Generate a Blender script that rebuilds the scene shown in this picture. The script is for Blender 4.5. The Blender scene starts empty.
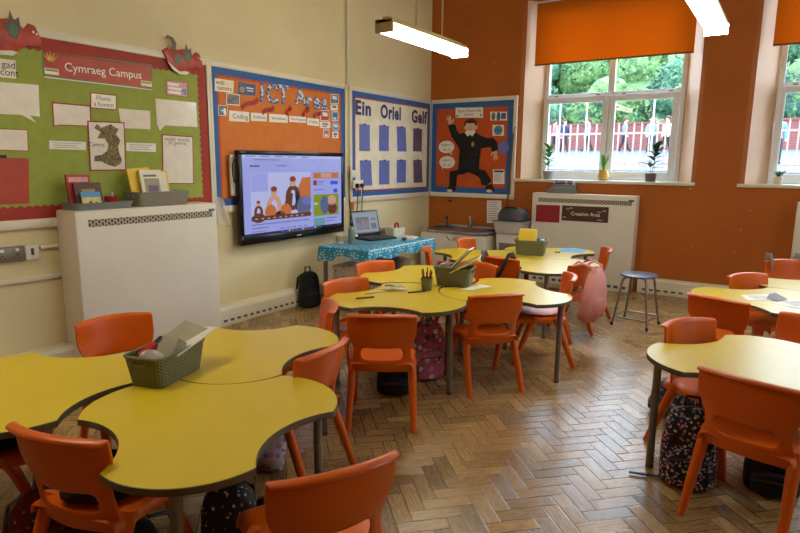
import bpy, bmesh, math, random
from mathutils import Matrix, Vector
random.seed(7)
PI = math.pi
R = math.radians
SC = bpy.context.scene
COL = SC.collection

# ------------------------------------------------------------------ materials
def lin(c):
    return tuple((x / 12.92 if x <= .04045 else ((x + .055) / 1.055) ** 2.4) for x in (v / 255 for v in c))

class NT:
    def __init__(self, name):
        self.mat = bpy.data.materials.new(name); self.mat.use_nodes = True
        self.t = self.mat.node_tree; self.n = self.t.nodes; self.l = self.t.links
        self.b = self.n['Principled BSDF']
    def node(self, typ, **kw):
        x = self.n.new(typ)
        for k, v in kw.items(): setattr(x, k, v)
        return x
    def put(self, sock, val):
        if isinstance(val, bpy.types.NodeSocket): self.l.new(val, sock)
        else: sock.default_value = val
    def math(self, op, a, b=0.0, c=0.0):
        x = self.node('ShaderNodeMath', operation=op)
        self.put(x.inputs[0], a); self.put(x.inputs[1], b); self.put(x.inputs[2], c)
        return x.outputs[0]
    def obj(self): return self.node('ShaderNodeTexCoord').outputs['Object']
    def noise(self, vec, scale, detail=3, rough=.55):
        x = self.node('ShaderNodeTexNoise'); self.l.new(vec, x.inputs['Vector'])
        x.inputs['Scale'].default_value = scale; x.inputs['Detail'].default_value = detail
        x.inputs['Roughness'].default_value = rough
        return x.outputs['Fac']
    def ramp(self, fac, stops):
        x = self.node('ShaderNodeValToRGB'); e = x.color_ramp.elements
        while len(e) < len(stops): e.new(.5)
        for i, (p, c) in enumerate(stops): e[i].position = p; e[i].color = (*c, 1)
        self.l.new(fac, x.inputs[0]); return x.outputs[0]
    def mix(self, f, a, b, mode='MIX'):
        x = self.node('ShaderNodeMix', data_type='RGBA', blend_type=mode)
        self.put(x.inputs['Factor'], f)
        self.put(x.inputs['A'], (*a, 1) if isinstance(a, tuple) else a)
        self.put(x.inputs['B'], (*b, 1) if isinstance(b, tuple) else b)
        return x.outputs['Result']
    def bump(self, h, strength=.2, dist=.01):
        x = self.node('ShaderNodeBump'); x.inputs['Strength'].default_value = strength
        x.inputs['Distance'].default_value = dist; self.l.new(h, x.inputs['Height'])
        self.l.new(x.outputs[0], self.b.inputs['Normal'])

def mat(name, rgb, rough=.5, metal=0.0, var=.08, vscale=6.0, bump=0.0, bscale=60, spec=.5, emit=None, estr=1.0, alpha=1.0, trans=0.0, coat=0.0):
    t = NT(name); b = t.b; base = lin(rgb)
    o = t.obj()
    n = t.noise(o, vscale, 3)
    d = tuple(c * (1 - var) for c in base); u = tuple(min(1, c * (1 + var)) for c in base)
    t.l.new(t.ramp(n, [(.3, d), (.7, u)]), b.inputs['Base Color'])
    b.inputs['Roughness'].default_value = rough; b.inputs['Metallic'].default_value = metal
    b.inputs['Specular IOR Level'].default_value = spec
    b.inputs['Alpha'].default_value = alpha; b.inputs['Transmission Weight'].default_value = trans
    b.inputs['Coat Weight'].default_value = coat
    if bump: t.bump(t.noise(o, bscale, 4), bump, .004)
    if emit is not None:
        b.inputs['Emission Color'].default_value = (*lin(emit), 1); b.inputs['Emission Strength'].default_value = estr
    return t.mat

M = {}
def m_floor():
    t = NT('herringbone parquet'); b = t.b
    mp = t.node('ShaderNodeMapping'); t.l.new(t.obj(), mp.inputs[0])
    mp.inputs['Rotation'].default_value = (0, 0, R(-45)); mp.inputs['Scale'].default_value = (1 / .079,) * 3
    s = t.node('ShaderNodeSeparateXYZ'); t.l.new(mp.outputs[0], s.inputs[0]); x, y = s.outputs[0], s.outputs[1]
    n = 3.0
    i, j = t.math('FLOOR', x), t.math('FLOOR', y)
    k = t.math('FLOORED_MODULO', t.math('ADD', t.math('SUBTRACT', i, j), .001), 2 * n); k = t.math('FLOOR', k)
    hz = t.math('LESS_THAN', k, n - .5)
    sx = t.math('SUBTRACT', i, k)                        # start of a horizontal block
    sy = t.math('SUBTRACT', j, t.math('SUBTRACT', 2 * n - 1, k))
    def sel(a, c): return t.math('ADD', t.math('MULTIPLY', hz, a), t.math('MULTIPLY', t.math('SUBTRACT', 1.0, hz), c))
    al = sel(t.math('SUBTRACT', x, sx), t.math('SUBTRACT', y, sy))      # along the block 0..n
    ac = sel(t.math('SUBTRACT', y, j), t.math('SUBTRACT', x, i))        # across 0..1
    idv = t.node('ShaderNodeCombineXYZ'); t.l.new(sel(sx, t.math('ADD', i, 57.0)), idv.inputs[0]); t.l.new(sel(j, t.math('ADD', sy, 31.0)), idv.inputs[1])
    wn = t.node('ShaderNodeTexWhiteNoise', noise_dimensions='3D'); t.l.new(idv.outputs[0], wn.inputs['Vector'])
    rnd = wn.outputs['Value']
    gv = t.node('ShaderNodeCombineXYZ')
    t.l.new(t.math('ADD', t.math('MULTIPLY', al, .35), t.math('MULTIPLY', rnd, 91.0)), gv.inputs[0])
    t.l.new(t.math('MULTIPLY', ac, 4.6), gv.inputs[1]); t.l.new(t.math('MULTIPLY', rnd, 47.0), gv.inputs[2])
    g = t.noise(gv.outputs[0], 2.3, 8, .72)
    wood = t.ramp(g, [(.25, lin((88, 66, 40))), (.42, lin((158, 128, 82))), (.60, lin((188, 156, 106))), (.8, lin((212, 184, 134)))])
    tone = t.ramp(rnd, [(0, (.60, .58, .55)), (.5, (.92, .90, .87)), (1, (1.12, 1.10, 1.06))])
    c = t.mix(1.0, wood, tone, 'MULTIPLY')
    big = t.noise(t.obj(), 1.1, 4)
    c = t.mix(t.math('MULTIPLY', t.math('SUBTRACT', big, .45), 1.2), c, t.mix(1.0, c, (.62, .55, .48), 'MULTIPLY'))
    e1 = t.math('MINIMUM', t.math('MINIMUM', ac, t.math('SUBTRACT', 1.0, ac)), t.math('MINIMUM', al, t.math('SUBTRACT', n, al)))
    edge = t.math('LESS_THAN', e1, t.math('ADD', .008, t.math('MULTIPLY', t.noise(t.obj(), 30, 2), .036)))
    c = t.mix(t.math('MULTIPLY', edge, .8), c, lin((48, 32, 20)))
    t.l.new(c, b.inputs['Base Color'])
    r = t.math('ADD', .10, t.math('MULTIPLY', t.noise(gv.outputs[0], 5, 4), .30))
    t.l.new(r, b.inputs['Roughness']); b.inputs['Specular IOR Level'].default_value = .7
    h = t.math('ADD', t.math('MULTIPLY', t.math('MINIMUM', e1, .08), 5.0), t.math('MULTIPLY', g, .5))
    tilt = t.math('MULTIPLY', t.math('SUBTRACT', rnd, .5), t.math('MULTIPLY', ac, 1.3))
    t.bump(t.math('ADD', h, tilt), .35, .006)
    return t.mat
M['floor'] = m_floor()
def m_wall(name, rgb, dirt, marks=False):
    t = NT(name); o = t.obj()
    c = t.ramp(t.noise(o, 1.3, 5), [(.3, lin(dirt)), (.62, lin(rgb))])
    if marks:
        sp = t.math('GREATER_THAN', t.noise(o, 26, 1, .2), .79)
        c = t.mix(t.math('MULTIPLY', sp, .6), c, lin((225, 205, 170)))
    t.l.new(c, t.b.inputs['Base Color']); t.b.inputs['Roughness'].default_value = .55
    t.b.inputs['Specular IOR Level'].default_value = .35
    t.bump(t.noise(o, 14, 6), .25, .006); return t.mat
M['cream_wall'] = m_wall('cream painted plaster', (230, 217, 174), (223, 209, 163))
M['orange_wall'] = m_wall('orange painted plaster', (180, 99, 32), (170, 91, 28), True)
M['reveal'] = m_wall('pale peach window reveal', (238, 206, 176), (228, 192, 160))  # peach tint includes orange bounce from the blind over cream paint
M['ceiling'] = m_wall('white ceiling', (235, 230, 218), (228, 222, 208))
M['white_gloss'] = mat('white gloss paint', (226, 220, 200), .35, var=.03)
M['upvc'] = mat('white window plastic', (236, 238, 242), .3, var=.02)
M['heater'] = mat('cream enamel', (224, 219, 206), .38, var=.03, vscale=3)
M['grille_dark'] = mat('dark grille slots', (84, 80, 72), .6)
M['yellow'] = mat('yellow laminate', (214, 188, 40), .32, var=.03, vscale=3, spec=.8)
M['edge'] = mat('grey brown table edging', (92, 84, 62), .5)
M['leg_grey'] = mat('taupe powder coated steel', (118, 112, 98), .4, metal=.2)
M['orange'] = mat('orange moulded plastic', (214, 94, 8), .33, var=.05, vscale=5, bump=.06, bscale=350)
M['green'] = mat('green backing paper', (154, 168, 72), .7, var=.08, vscale=14)
M['red_border'] = mat('red border card', (164, 48, 32), .6)
M['blue_border'] = mat('blue border card', (44, 98, 168), .6)
M['orange_paper'] = mat('orange backing paper', (212, 122, 52), .75, var=.06, vscale=9)
M['cream_paper'] = mat('cream backing paper', (242, 234, 208), .75)
M['deep_orange_paper'] = mat('deep orange backing paper', (200, 84, 24), .75)
M['white_trim'] = mat('white zigzag card', (232, 226, 214), .6)
M['paper'] = mat('white paper', (240, 238, 232), .6, var=.03)
M['laminated'] = mat('laminated paper', (236, 230, 220), .18, var=.06, vscale=10, coat=.5, bump=.25, bscale=22)
M['ink'] = mat('black ink', (38, 36, 36), .6)
M['ink_grey'] = mat('grey ink', (112, 108, 104), .6)
M['ink_navy'] = mat('navy glossy letters', (40, 38, 108), .3)
M['ink_white'] = mat('white ink', (240, 236, 228), .5)
M['red_card'] = mat('red card', (180, 66, 40), .45, var=.12, vscale=10)
M['maroon'] = mat('maroon card', (148, 34, 44), .4)
M['pink_card'] = mat('pink card', (214, 150, 156), .4, var=.2, vscale=20)
M['violet'] = mat('violet blue card', (106, 118, 192), .32, var=.06)
M['violet_dark'] = mat('dark violet card', (100, 86, 120), .4)
M['sky_card'] = mat('light blue card', (78, 156, 206), .5)
M['navy_card'] = mat('slate blue card', (70, 96, 140), .4, var=.15, vscale=18)
M['photo'] = mat('photo print', (120, 110, 118), .35, var=.6, vscale=28)
M['map'] = mat('map browns', (116, 100, 56), .5, var=.8, vscale=45)
M['black'] = mat('black plastic', (22, 22, 24), .4)
M['black_gloss'] = mat('glossy black plastic', (18, 19, 22), .22)
M['black_cloth'] = mat('black cloth', (20, 20, 24), .85, bump=.4, bscale=90)
M['navy_cloth'] = mat('navy cloth', (26, 32, 66), .85, bump=.4, bscale=90)
M['dark_red_cloth'] = mat('dark red nylon', (112, 26, 30), .55, bump=.3, bscale=40)
M['pink_cloth'] = mat('dusty pink nylon', (200, 130, 120), .55, var=.08, bump=.35, bscale=30)
M['pink_bright'] = mat('bright pink nylon', (190, 84, 120), .5)
M['grey_strap'] = mat('grey webbing', (142, 134, 132), .8)
M['steel'] = mat('stainless steel', (178, 180, 184), .28, metal=.9)
M['chrome_tube'] = mat('dull chrome tube', (150, 142, 130), .32, metal=.75)
M['stool_seat'] = mat('slate blue stool seat', (70, 78, 100), .3)
M['olive'] = mat('olive plastic', (112, 114, 82), .5)
M['grey_plastic'] = mat('grey plastic', (146, 144, 128), .5)
M['cool_grey'] = mat('blue grey plastic', (124, 130, 130), .5)
M['dark_grey'] = mat('dark grey plastic', (62, 64, 66), .45)
M['clear'] = mat('clear plastic film', (228, 224, 218), .15, alpha=.4, coat=.6, bump=.4, bscale=18)
M['book_yellow'] = mat('yellow book cover', (232, 196, 44), .45, var=.04)
M['book_white'] = mat('white book cover', (226, 222, 208), .45, var=.06, vscale=12)
M['book_red'] = mat('patterned red book cover', (168, 48, 40), .45, var=.25, vscale=40)
M['book_brown'] = mat('dark brown book cover', (82, 44, 36), .45, var=.2, vscale=22)
M['book_pic'] = mat('picture book cover', (214, 196, 124), .45, var=.25, vscale=25)
M['card_grey'] = mat('grey card folder', (158, 150, 128), .6)
M['wood'] = mat('brown varnished pole', (110, 72, 42), .4)
M['red_gloss'] = mat('red plastic', (168, 34, 30), .35)
M['terracotta'] = mat('ochre ribbed pot', (214, 178, 96), .5)
M['pot_grey'] = mat('grey pot', (142, 140, 144), .55)
M['pot_stone'] = mat('stone pot', (106, 98, 88), .7)
M['soil'] = mat('potting soil', (52, 38, 28), .9)
M['leaf'] = mat('houseplant leaf', (92, 150, 64), .4, var=.25, vscale=30)
M['leaf_dark'] = mat('dark leaf', (48, 84, 44), .45, var=.25, vscale=30)
M['stem'] = mat('plant stem', (104, 112, 62), .6)
M['skin'] = mat('skin tone card', (226, 178, 148), .6, var=.04)
M['hair'] = mat('brown hair', (74, 50, 34), .8, bump=.5, bscale=50)
M['uniform'] = mat('black school jumper', (24, 24, 26), .85, bump=.3, bscale=60)
M['gold'] = mat('gold badge', (190, 150, 60), .4)
M['cork'] = mat('kraft box', (176, 150, 116), .7)
M['dragon_red'] = mat('dragon red card', (178, 66, 50), .4, var=.25, vscale=16)
M['dragon_green'] = mat('dragon green card', (92, 122, 96), .5)
M['dragon_dark'] = mat('dragon grey card', (104, 92, 78), .5)
M['switch_grey'] = mat('metal socket plate', (132, 128, 116), .4, metal=.5)
M['socket_white'] = mat('white socket plastic', (226, 222, 208), .35, var=.02)
M['pale_pink'] = mat('pale pink cushion', (240, 196, 204), .5, var=.05)
M['green_bottle'] = mat('grey green bottle', (112, 128, 116), .25, var=.3, vscale=30)
M['lamp_metal'] = mat('cream enamelled lamp body', (186, 170, 118), .45)
M['diffuser'] = mat('lit lamp diffuser', (255, 250, 235), .4, emit=(255, 244, 218), estr=19.0)
M['tarmac'] = mat('pale wet playground', (62, 76, 92), .6, var=.1, vscale=1.2)
M['rail'] = mat('white railing paint', (160, 140, 130), .45)
M['goal'] = mat('white steel frame', (150, 152, 154), .5)
M['grass_bank'] = mat('grassy bank', (66, 92, 52), .95, var=.35, vscale=3)
M['bark'] = mat('tree bark', (66, 56, 44), .9)

def m_brick():
    t = NT('pink red brickwork'); b = t.b
    mp = t.node('ShaderNodeMapping'); t.l.new(t.obj(), mp.inputs[0]); mp.inputs['Rotation'].default_value = (R(90), 0, 0)
    x = t.node('ShaderNodeTexBrick'); t.l.new(mp.outputs[0], x.inputs['Vector']); x.inputs['Scale'].default_value = 4.4
    x.inputs['Color1'].default_value = (*lin((112, 54, 50)), 1); x.inputs['Color2'].default_value = (*lin((96, 44, 42)), 1)
    x.inputs['Mortar'].default_value = (*lin((120, 104, 98)), 1); x.inputs['Mortar Size'].default_value = .012
    t.l.new(x.outputs[0], b.inputs['Base Color']); b.inputs['Roughness'].default_value = .85; return t.mat
M['brick'] = m_brick()
def m_foliage(name, a, c, d):
    t = NT(name); o = t.obj()
    n = t.noise(o, 4.5, 6, .75)
    t.l.new(t.ramp(n, [(.32, lin(a)), (.5, lin(c)), (.66, lin(d))]), t.b.inputs['Base Color'])
    t.b.inputs['Roughness'].default_value = .8; t.b.inputs['Specular IOR Level'].default_value = .2; return t.mat
M['foliage_a'] = m_foliage('mid green foliage', (26, 48, 40), (52, 88, 66), (96, 134, 96))
M['foliage_b'] = m_foliage('dark green foliage', (22, 40, 40), (42, 70, 62), (74, 108, 84))
M['foliage_c'] = m_foliage('yellow green foliage', (40, 64, 40), (80, 112, 66), (124, 148, 92))
def m_blind():
    t = NT('orange blind fabric'); b = t.b; o = t.obj()
    b.inputs['Base Color'].default_value = (*lin((196, 128, 14)), 1); b.inputs['Roughness'].default_value = .8
    tr = t.node('ShaderNodeBsdfTranslucent'); tr.inputs[0].default_value = (*lin((220, 136, 14)), 1)
    mx = t.node('ShaderNodeMixShader'); mx.inputs[0].default_value = .55
    t.l.new(b.outputs[0], mx.inputs[1]); t.l.new(tr.outputs[0], mx.inputs[2])
    t.l.new(mx.outputs[0], t.n['Material Output'].inputs[0]); return t.mat
M['blind'] = m_blind()
def m_glass():
    t = NT('window glass'); b = t.b
    tr = t.node('ShaderNodeBsdfTransparent'); tr.inputs[0].default_value = (.93, .97, 1, 1)
    gl = t.node('ShaderNodeBsdfGlossy'); gl.inputs['Roughness'].default_value = .02
    mx = t.node('ShaderNodeMixShader'); mx.inputs[0].default_value = .012
    t.l.new(tr.outputs[0], mx.inputs[1]); t.l.new(gl.outputs[0], mx.inputs[2])
    t.l.new(mx.outputs[0], t.n['Material Output'].inputs[0]); return t.mat
M['glass'] = m_glass()
def m_weave(name, rgb, dark, uscale, vscale, hole=.25):
    t = NT(name); b = t.b
    uv = t.node('ShaderNodeUVMap'); s = t.node('ShaderNodeSeparateXYZ'); t.l.new(uv.outputs[0], s.inputs[0])
    u = t.math('MULTIPLY', s.outputs[0], uscale); v = t.math('MULTIPLY', s.outputs[1], vscale)
    fu = t.math('ABSOLUTE', t.math('SUBTRACT', t.math('FRACT', u), .5))
    v2 = t.math('ADD', v, t.math('MULTIPLY', t.math('FLOORED_MODULO', t.math('FLOOR', u), 2.0), .5))
    fv = t.math('ABSOLUTE', t.math('SUBTRACT', t.math('FRACT', v2), .5))
    d = t.math('ADD', t.math('POWER', fu, 2.0), t.math('POWER', fv, 2.0))
    hole_m = t.math('LESS_THAN', d, hole * hole)
    t.l.new(t.mix(hole_m, lin(rgb), lin(dark)), b.inputs['Base Color'])
    b.inputs['Roughness'].default_value = .5
    t.bump(t.math('MINIMUM', d, .2), .6, .02); return t.mat
M['weave_olive'] = m_weave('olive woven plastic', (112, 114, 80), (62, 62, 44), 75, 62, .24)
M['weave_grey'] = m_weave('grey perforated plastic', (152, 150, 134), (60, 58, 50), 60, 48, .26)
M['grille'] = m_weave('enamelled slotted grille', (176, 168, 150), (66, 62, 56), 40, 28, .34)
def m_pattern(name, base, cols, scale, thr=.3, rough=.7, rnd=1.0):
    t = NT(name); b = t.b
    v = t.node('ShaderNodeTexVoronoi'); t.l.new(t.obj(), v.inputs['Vector']); v.inputs['Scale'].default_value = scale; v.inputs['Randomness'].default_value = rnd
    s = t.node('ShaderNodeSeparateColor'); t.l.new(v.outputs['Color'], s.inputs[0])
    c = t.ramp(s.outputs[0], [(i / max(1, len(cols) - 1), lin(q)) for i, q in enumerate(cols)])
    k = t.math('LESS_THAN', v.outputs['Distance'], thr)
    t.l.new(t.mix(k, lin(base), c), b.inputs['Base Color']); b.inputs['Roughness'].default_value = rough; return t.mat
M['pack_pattern'] = m_pattern('black bag print', (16, 16, 22), [(110, 160, 120), (205, 84, 96), (205, 196, 196), (96, 124, 200), (190, 76, 132)], 58, .42)
M['pack_navy'] = m_pattern('navy bag print', (30, 36, 58), [(120, 130, 150), (60, 70, 110), (150, 150, 160)], 34, .4)
M['pack_letters'] = m_pattern('black bag letter print', (22, 22, 24), [(210, 208, 204), (170, 90, 80), (160, 170, 180)], 40, .24)
M['sheep_bag'] = m_pattern('pink bag print', (176, 84, 112), [(230, 226, 226), (40, 34, 40), (214, 120, 150)], 24, .5)
M['polka'] = m_pattern('white polka dot box', (214, 208, 196), [(40, 38, 38), (60, 56, 54)], 17, .24)
M['cloth_teal'] = m_pattern('turquoise spotted oilcloth', (26, 142, 178), [(205, 232, 240), (205, 232, 240)], 36, .34, .3, .45)
M['carrier'] = m_pattern('printed carrier bag', (220, 214, 220), [(190, 120, 190), (120, 140, 210), (230, 160, 170)], 26, .4, .3)
M['red_unicorn'] = m_pattern('dark red bag print', (104, 26, 28), [(196, 186, 180), (150, 60, 50), (104, 26, 28), (90, 20, 24)], 46, .26)
M['letter_print'] = m_pattern('blue print lettering', (206, 214, 226), [(40, 60, 130), (96, 140, 196), (24, 26, 48), (60, 90, 160)], 26, .5, .35)
def scr(name, rgb, s=1.0): return mat(name, rgb, .25, var=.0, emit=rgb, estr=s)
SCREENK = .42
for k, c in dict(page=(168, 176, 246), white=(196, 202, 250), grey=(118, 122, 190), dark=(34, 34, 58), orange=(206, 120, 66), red=(150, 62, 60), tan=(214, 168, 142), green=(140, 160, 40), blue=(60, 90, 236), taskbar=(44, 44, 76), teal=(110, 164, 176), slate=(96, 108, 150), brown=(110, 62, 44)).items():
    M['s_' + k] = mat('screen ' + k, (10, 10, 12), .15, var=0, emit=c, estr=SCREENK)

# ------------------------------------------------------------------ geometry builder
_tc = {}
def text_mesh(s, bold=0.0, sp=1.0):
    key = (s, bold, sp)
    if key in _tc: return _tc[key]
    cu = bpy.data.curves.new('t', 'FONT'); cu.body = s; cu.size = 1; cu.space_character = sp; cu.offset = bold; cu.align_x = 'CENTER'; cu.align_y = 'CENTER'; cu.resolution_u = 3
    o = bpy.data.objects.new('t', cu); COL.objects.link(o)
    dg = bpy.context.evaluated_depsgraph_get(); me = bpy.data.meshes.new_from_object(o.evaluated_get(dg))
    r = ([tuple(v.co) for v in me.vertices], [tuple(p.vertices) for p in me.polygons])
    bpy.data.objects.remove(o); bpy.data.curves.remove(cu); bpy.data.meshes.remove(me)
    _tc[key] = r; return r

class G:
    def __init__(s): s.v = []; s.f = []; s.m = []; s.mats = []; s.uv = {}
    def mi(s, m):
        m = M[m] if isinstance(m, str) else m
        if m not in s.mats: s.mats.append(m)
        return s.mats.index(m)
    def add(s, vs, fs, m, X=None, uvs=None):
        b = len(s.v); k = s.mi(m)
        s.v += [tuple(X @ Vector(p)) if X else tuple(p) for p in vs]
        for q, f in enumerate(fs):
            if uvs: s.uv[len(s.f)] = [uvs[i] for i in f]
            s.f.append(tuple(b + i for i in f)); s.m.append(k)
        return s
    def bmesh(s, bm, m, X=None):
        bm.verts.index_update()
        s.add([v.co.copy() for v in bm.verts], [[v.index for v in f.verts] for f in bm.faces], m, X); bm.free(); return s
    def box(s, c, d, m, X=None, bev=0.0, seg=2):
        bm = bmesh.new(); bmesh.ops.create_cube(bm, size=1)
        for v in bm.verts: v.co = Vector((v.co.x * d[0] + c[0], v.co.y * d[1] + c[1], v.co.z * d[2] + c[2]))
        if bev: bmesh.ops.bevel(bm, geom=bm.edges[:], offset=min(bev, min(d) * .45), segments=seg, profile=.5, affect='EDGES')
        return s.bmesh(bm, m, X)
    def b2(s, x0, x1, y0, y1, z0, z1, m, bev=0.0, X=None):
        return s.box(((x0 + x1) / 2, (y0 + y1) / 2, (z0 + z1) / 2), (abs(x1 - x0), abs(y1 - y0), abs(z1 - z0)), m, X, bev)
    def tube(s, pts, r, m, n=10, X=None, caps=True, flat=1.0):
        pts = [Vector(p) for p in pts]; rs = r if isinstance(r, (list, tuple)) else [r] * len(pts)
        vs, fs = [], []; up = None
        for i, p in enumerate(pts):
            d = (pts[min(i + 1, len(pts) - 1)] - pts[max(i - 1, 0)]).normalized()
            if up is None: up = Vector((0, 0, 1)) if abs(d.z) < .9 else Vector((0, 1, 0))
            a = d.cross(up).normalized(); bb = a.cross(d).normalized(); up = bb
            for k in range(n):
                t = 2 * PI * k / n; vs.append(p + (a * math.cos(t) + bb * math.sin(t) * flat) * rs[i])
        for i in range(len(pts) - 1):
            for k in range(n):
                k2 = (k + 1) % n; fs.append((i * n + k, i * n + k2, (i + 1) * n + k2, (i + 1) * n + k))
        if caps: fs.append(tuple(range(n))[::-1]); fs.append(tuple(range((len(pts) - 1) * n, len(pts) * n)))
        return s.add(vs, fs, m, X)
    def lathe(s, prof, m, c=(0, 0, 0), n=28, X=None):
        vs, fs = [], []
        for (r, z) in prof:
            for k in range(n): t = 2 * PI * k / n; vs.append((c[0] + r * math.cos(t), c[1] + r * math.sin(t), c[2] + z))
        for i in range(len(prof) - 1):
            for k in range(n): k2 = (k + 1) % n; fs.append((i * n + k, i * n + k2, (i + 1) * n + k2, (i + 1) * n + k))
        if prof[0][0] > 1e-6: fs.append(tuple(range(n))[::-1])
        if prof[-1][0] > 1e-6: fs.append(tuple(range((len(prof) - 1) * n, len(prof) * n)))
        return s.add(vs, fs, m, X)
    def prism(s, p, z0, z1, mt, ms=None, X=None, bottom=True):
        n = len(p)
        s.add([(a, b, z1) for a, b in p], [tuple(range(n))], mt, X)
        if bottom: s.add([(a, b, z0) for a, b in p], [tuple(range(n))[::-1]], ms or mt, X)
        vs = [(a, b, z0) for a, b in p] + [(a, b, z1) for a, b in p]
        return s.add(vs, [(i, (i + 1) % n, n + (i + 1) % n, n + i) for i in range(n)], ms or mt, X)
    def puff(s, p, z0, h, m, X=None, inset=.012):
        n = len(p); cx = sum(a for a, b in p) / n; cy = sum(b for a, b in p) / n
        def ins(k):
            out = []
            for i in range(n):
                a, b, c = Vector(p[i - 1]), Vector(p[i]), Vector(p[(i + 1) % n])
                t = (c - a).normalized(); nn = Vector((-t.y, t.x)); out.append(tuple(b + nn * k))
            return out
        sgn = 1 if sum(p[i][0] * p[(i + 1) % n][1] - p[(i + 1) % n][0] * p[i][1] for i in range(n)) > 0 else -1
        lv = [(0, 0), (0, .4), (.25, .75), (.6, .93), (1, 1)]
        vs = []
        for k, z in lv: vs += [(a, b, z0 + h * z) for a, b in ins(sgn * inset * k)]
        fs = []
        for L in range(len(lv) - 1):
            for i in range(n):
                j = (i + 1) % n; q = (L * n + i, L * n + j, (L + 1) * n + j, (L + 1) * n + i); fs.append(q if sgn > 0 else q[::-1])
        top = tuple((len(lv) - 1) * n + i for i in range(n)); fs.append(top if sgn > 0 else top[::-1])
        return s.add(vs, fs, m, X)
    def poly(s, p, z, m, X=None): return s.add([(a, b, z) for a, b in p], [tuple(range(len(p)))], m, X)
    def rect(s, x0, y0, x1, y1, z, m, X=None): return s.poly([(x0, y0), (x1, y0), (x1, y1), (x0, y1)], z, m, X)
    def text(s, t, x, y, size, z, m, bold=0.0, rot=0.0, sx=1.0, sp=1.0):
        vs, fs = text_mesh(t, bold, sp); c, q = math.cos(rot), math.sin(rot)
        P = [(x + (a * sx * c - b * q) * size, y + (a * sx * q + b * c) * size, z + d) for a, b, d in vs]
        return s.add(P, fs, m)
    def sphere(s, c, r, m, nu=16, nv=10, X=None, fn=None):
        r = r if isinstance(r, (tuple, list)) else (r, r, r); vs, fs = [], []
        for i in range(nv + 1):
            a = PI * i / nv
            for k in range(nu):
                t = 2 * PI * k / nu; d = Vector((math.sin(a) * math.cos(t), math.sin(a) * math.sin(t), math.cos(a)))
                q = fn(d) if fn else 1.0
                vs.append((c[0] + d.x * r[0] * q, c[1] + d.y * r[1] * q, c[2] + d.z * r[2] * q))
        for i in range(nv):
            for k in range(nu):
                k2 = (k + 1) % nu; fs.append((i * nu + k, (i + 1) * nu + k, (i + 1) * nu + k2, i * nu + k2))
        return s.add(vs, fs, m, X)
    def grid(s, fn, us, vs_, m, skip=None, X=None):
        P = [fn(u, v) for v in vs_ for u in us]; nu = len(us); fs = []
        for j in range(len(vs_) - 1):
            for i in range(nu - 1):
                if skip and skip(i, j): continue
                fs.append((j * nu + i, j * nu + i + 1, (j + 1) * nu + i + 1, (j + 1) * nu + i))
        return s.add(P, fs, m, X)
    def obj(s, name, parent=None, loc=(0, 0, 0), rot=(0, 0, 0), smooth=40, mods=None):
        me = bpy.data.meshes.new(name); me.from_pydata(s.v, [], s.f)
        for m in s.mats: me.materials.append(m)
        me.polygons.foreach_set('material_index', s.m)
        if s.uv:
            uv = me.uv_layers.new(name='UVMap')
            for fi, q in s.uv.items():
                for li, c in zip(me.polygons[fi].loop_indices, q): uv.data[li].uv = c
        bm = bmesh.new(); bm.from_mesh(me); bmesh.ops.remove_doubles(bm, verts=bm.verts, dist=1e-5)
        bm.to_mesh(me); bm.free(); me.update()
        o = bpy.data.objects.new(name, me); COL.objects.link(o)
        if mods:
            mods(o); bpy.context.view_layer.update()
            dg = bpy.context.evaluated_depsgraph_get(); m2 = bpy.data.meshes.new_from_object(o.evaluated_get(dg)); m2.name = name
            o.modifiers.clear(); o.data = m2; bpy.data.meshes.remove(me); me = m2
        if smooth: me.shade_smooth(); me.set_sharp_from_angle(angle=R(smooth))
        o.location = loc; o.rotation_euler = rot
        if parent: o.parent = parent
        return o

def thing(name, label, cat, loc=(0, 0, 0), rz=0.0, group=None, rot=None):
    o = bpy.data.objects.new(name, None); COL.objects.link(o); o.empty_display_size = .05
    o.location = loc; o.rotation_euler = rot or (0, 0, rz); o['label'] = label; o['category'] = cat
    if group: o['group'] = group
    return o
def tag(o, label, cat, group=None, kind=None):
    o['label'] = label; o['category'] = cat
    if group: o['group'] = group
    if kind: o['kind'] = kind
    return o
def structure(o): o['kind'] = 'structure'; return o
def dup(root, loc, rz, label, group=None):
    r = root.copy(); COL.objects.link(r); r.location = loc; r.rotation_euler = (0, 0, rz); r['label'] = label
    if group: r['group'] = group
    for ch in list(root.children):
        c = ch.copy(); COL.objects.link(c); c.parent = r
        for g in list(ch.children):
            d = g.copy(); COL.objects.link(d); d.parent = c
    return r
def subsurf(th=None, lv=1, off=0):
    def f(o):
        if th: m = o.modifiers.new('s', 'SOLIDIFY'); m.thickness = th; m.offset = off
        if lv: m = o.modifiers.new('u', 'SUBSURF'); m.levels = lv; m.render_levels = lv
    return f
ROT_L = (PI / 2, 0, PI / 2)     # local x -> +y, y -> +z, z -> +x   (left wall)
ROT_B = (PI / 2, 0, 0)          # local x -> +x, y -> +z, z -> -y   (back wall)

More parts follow.
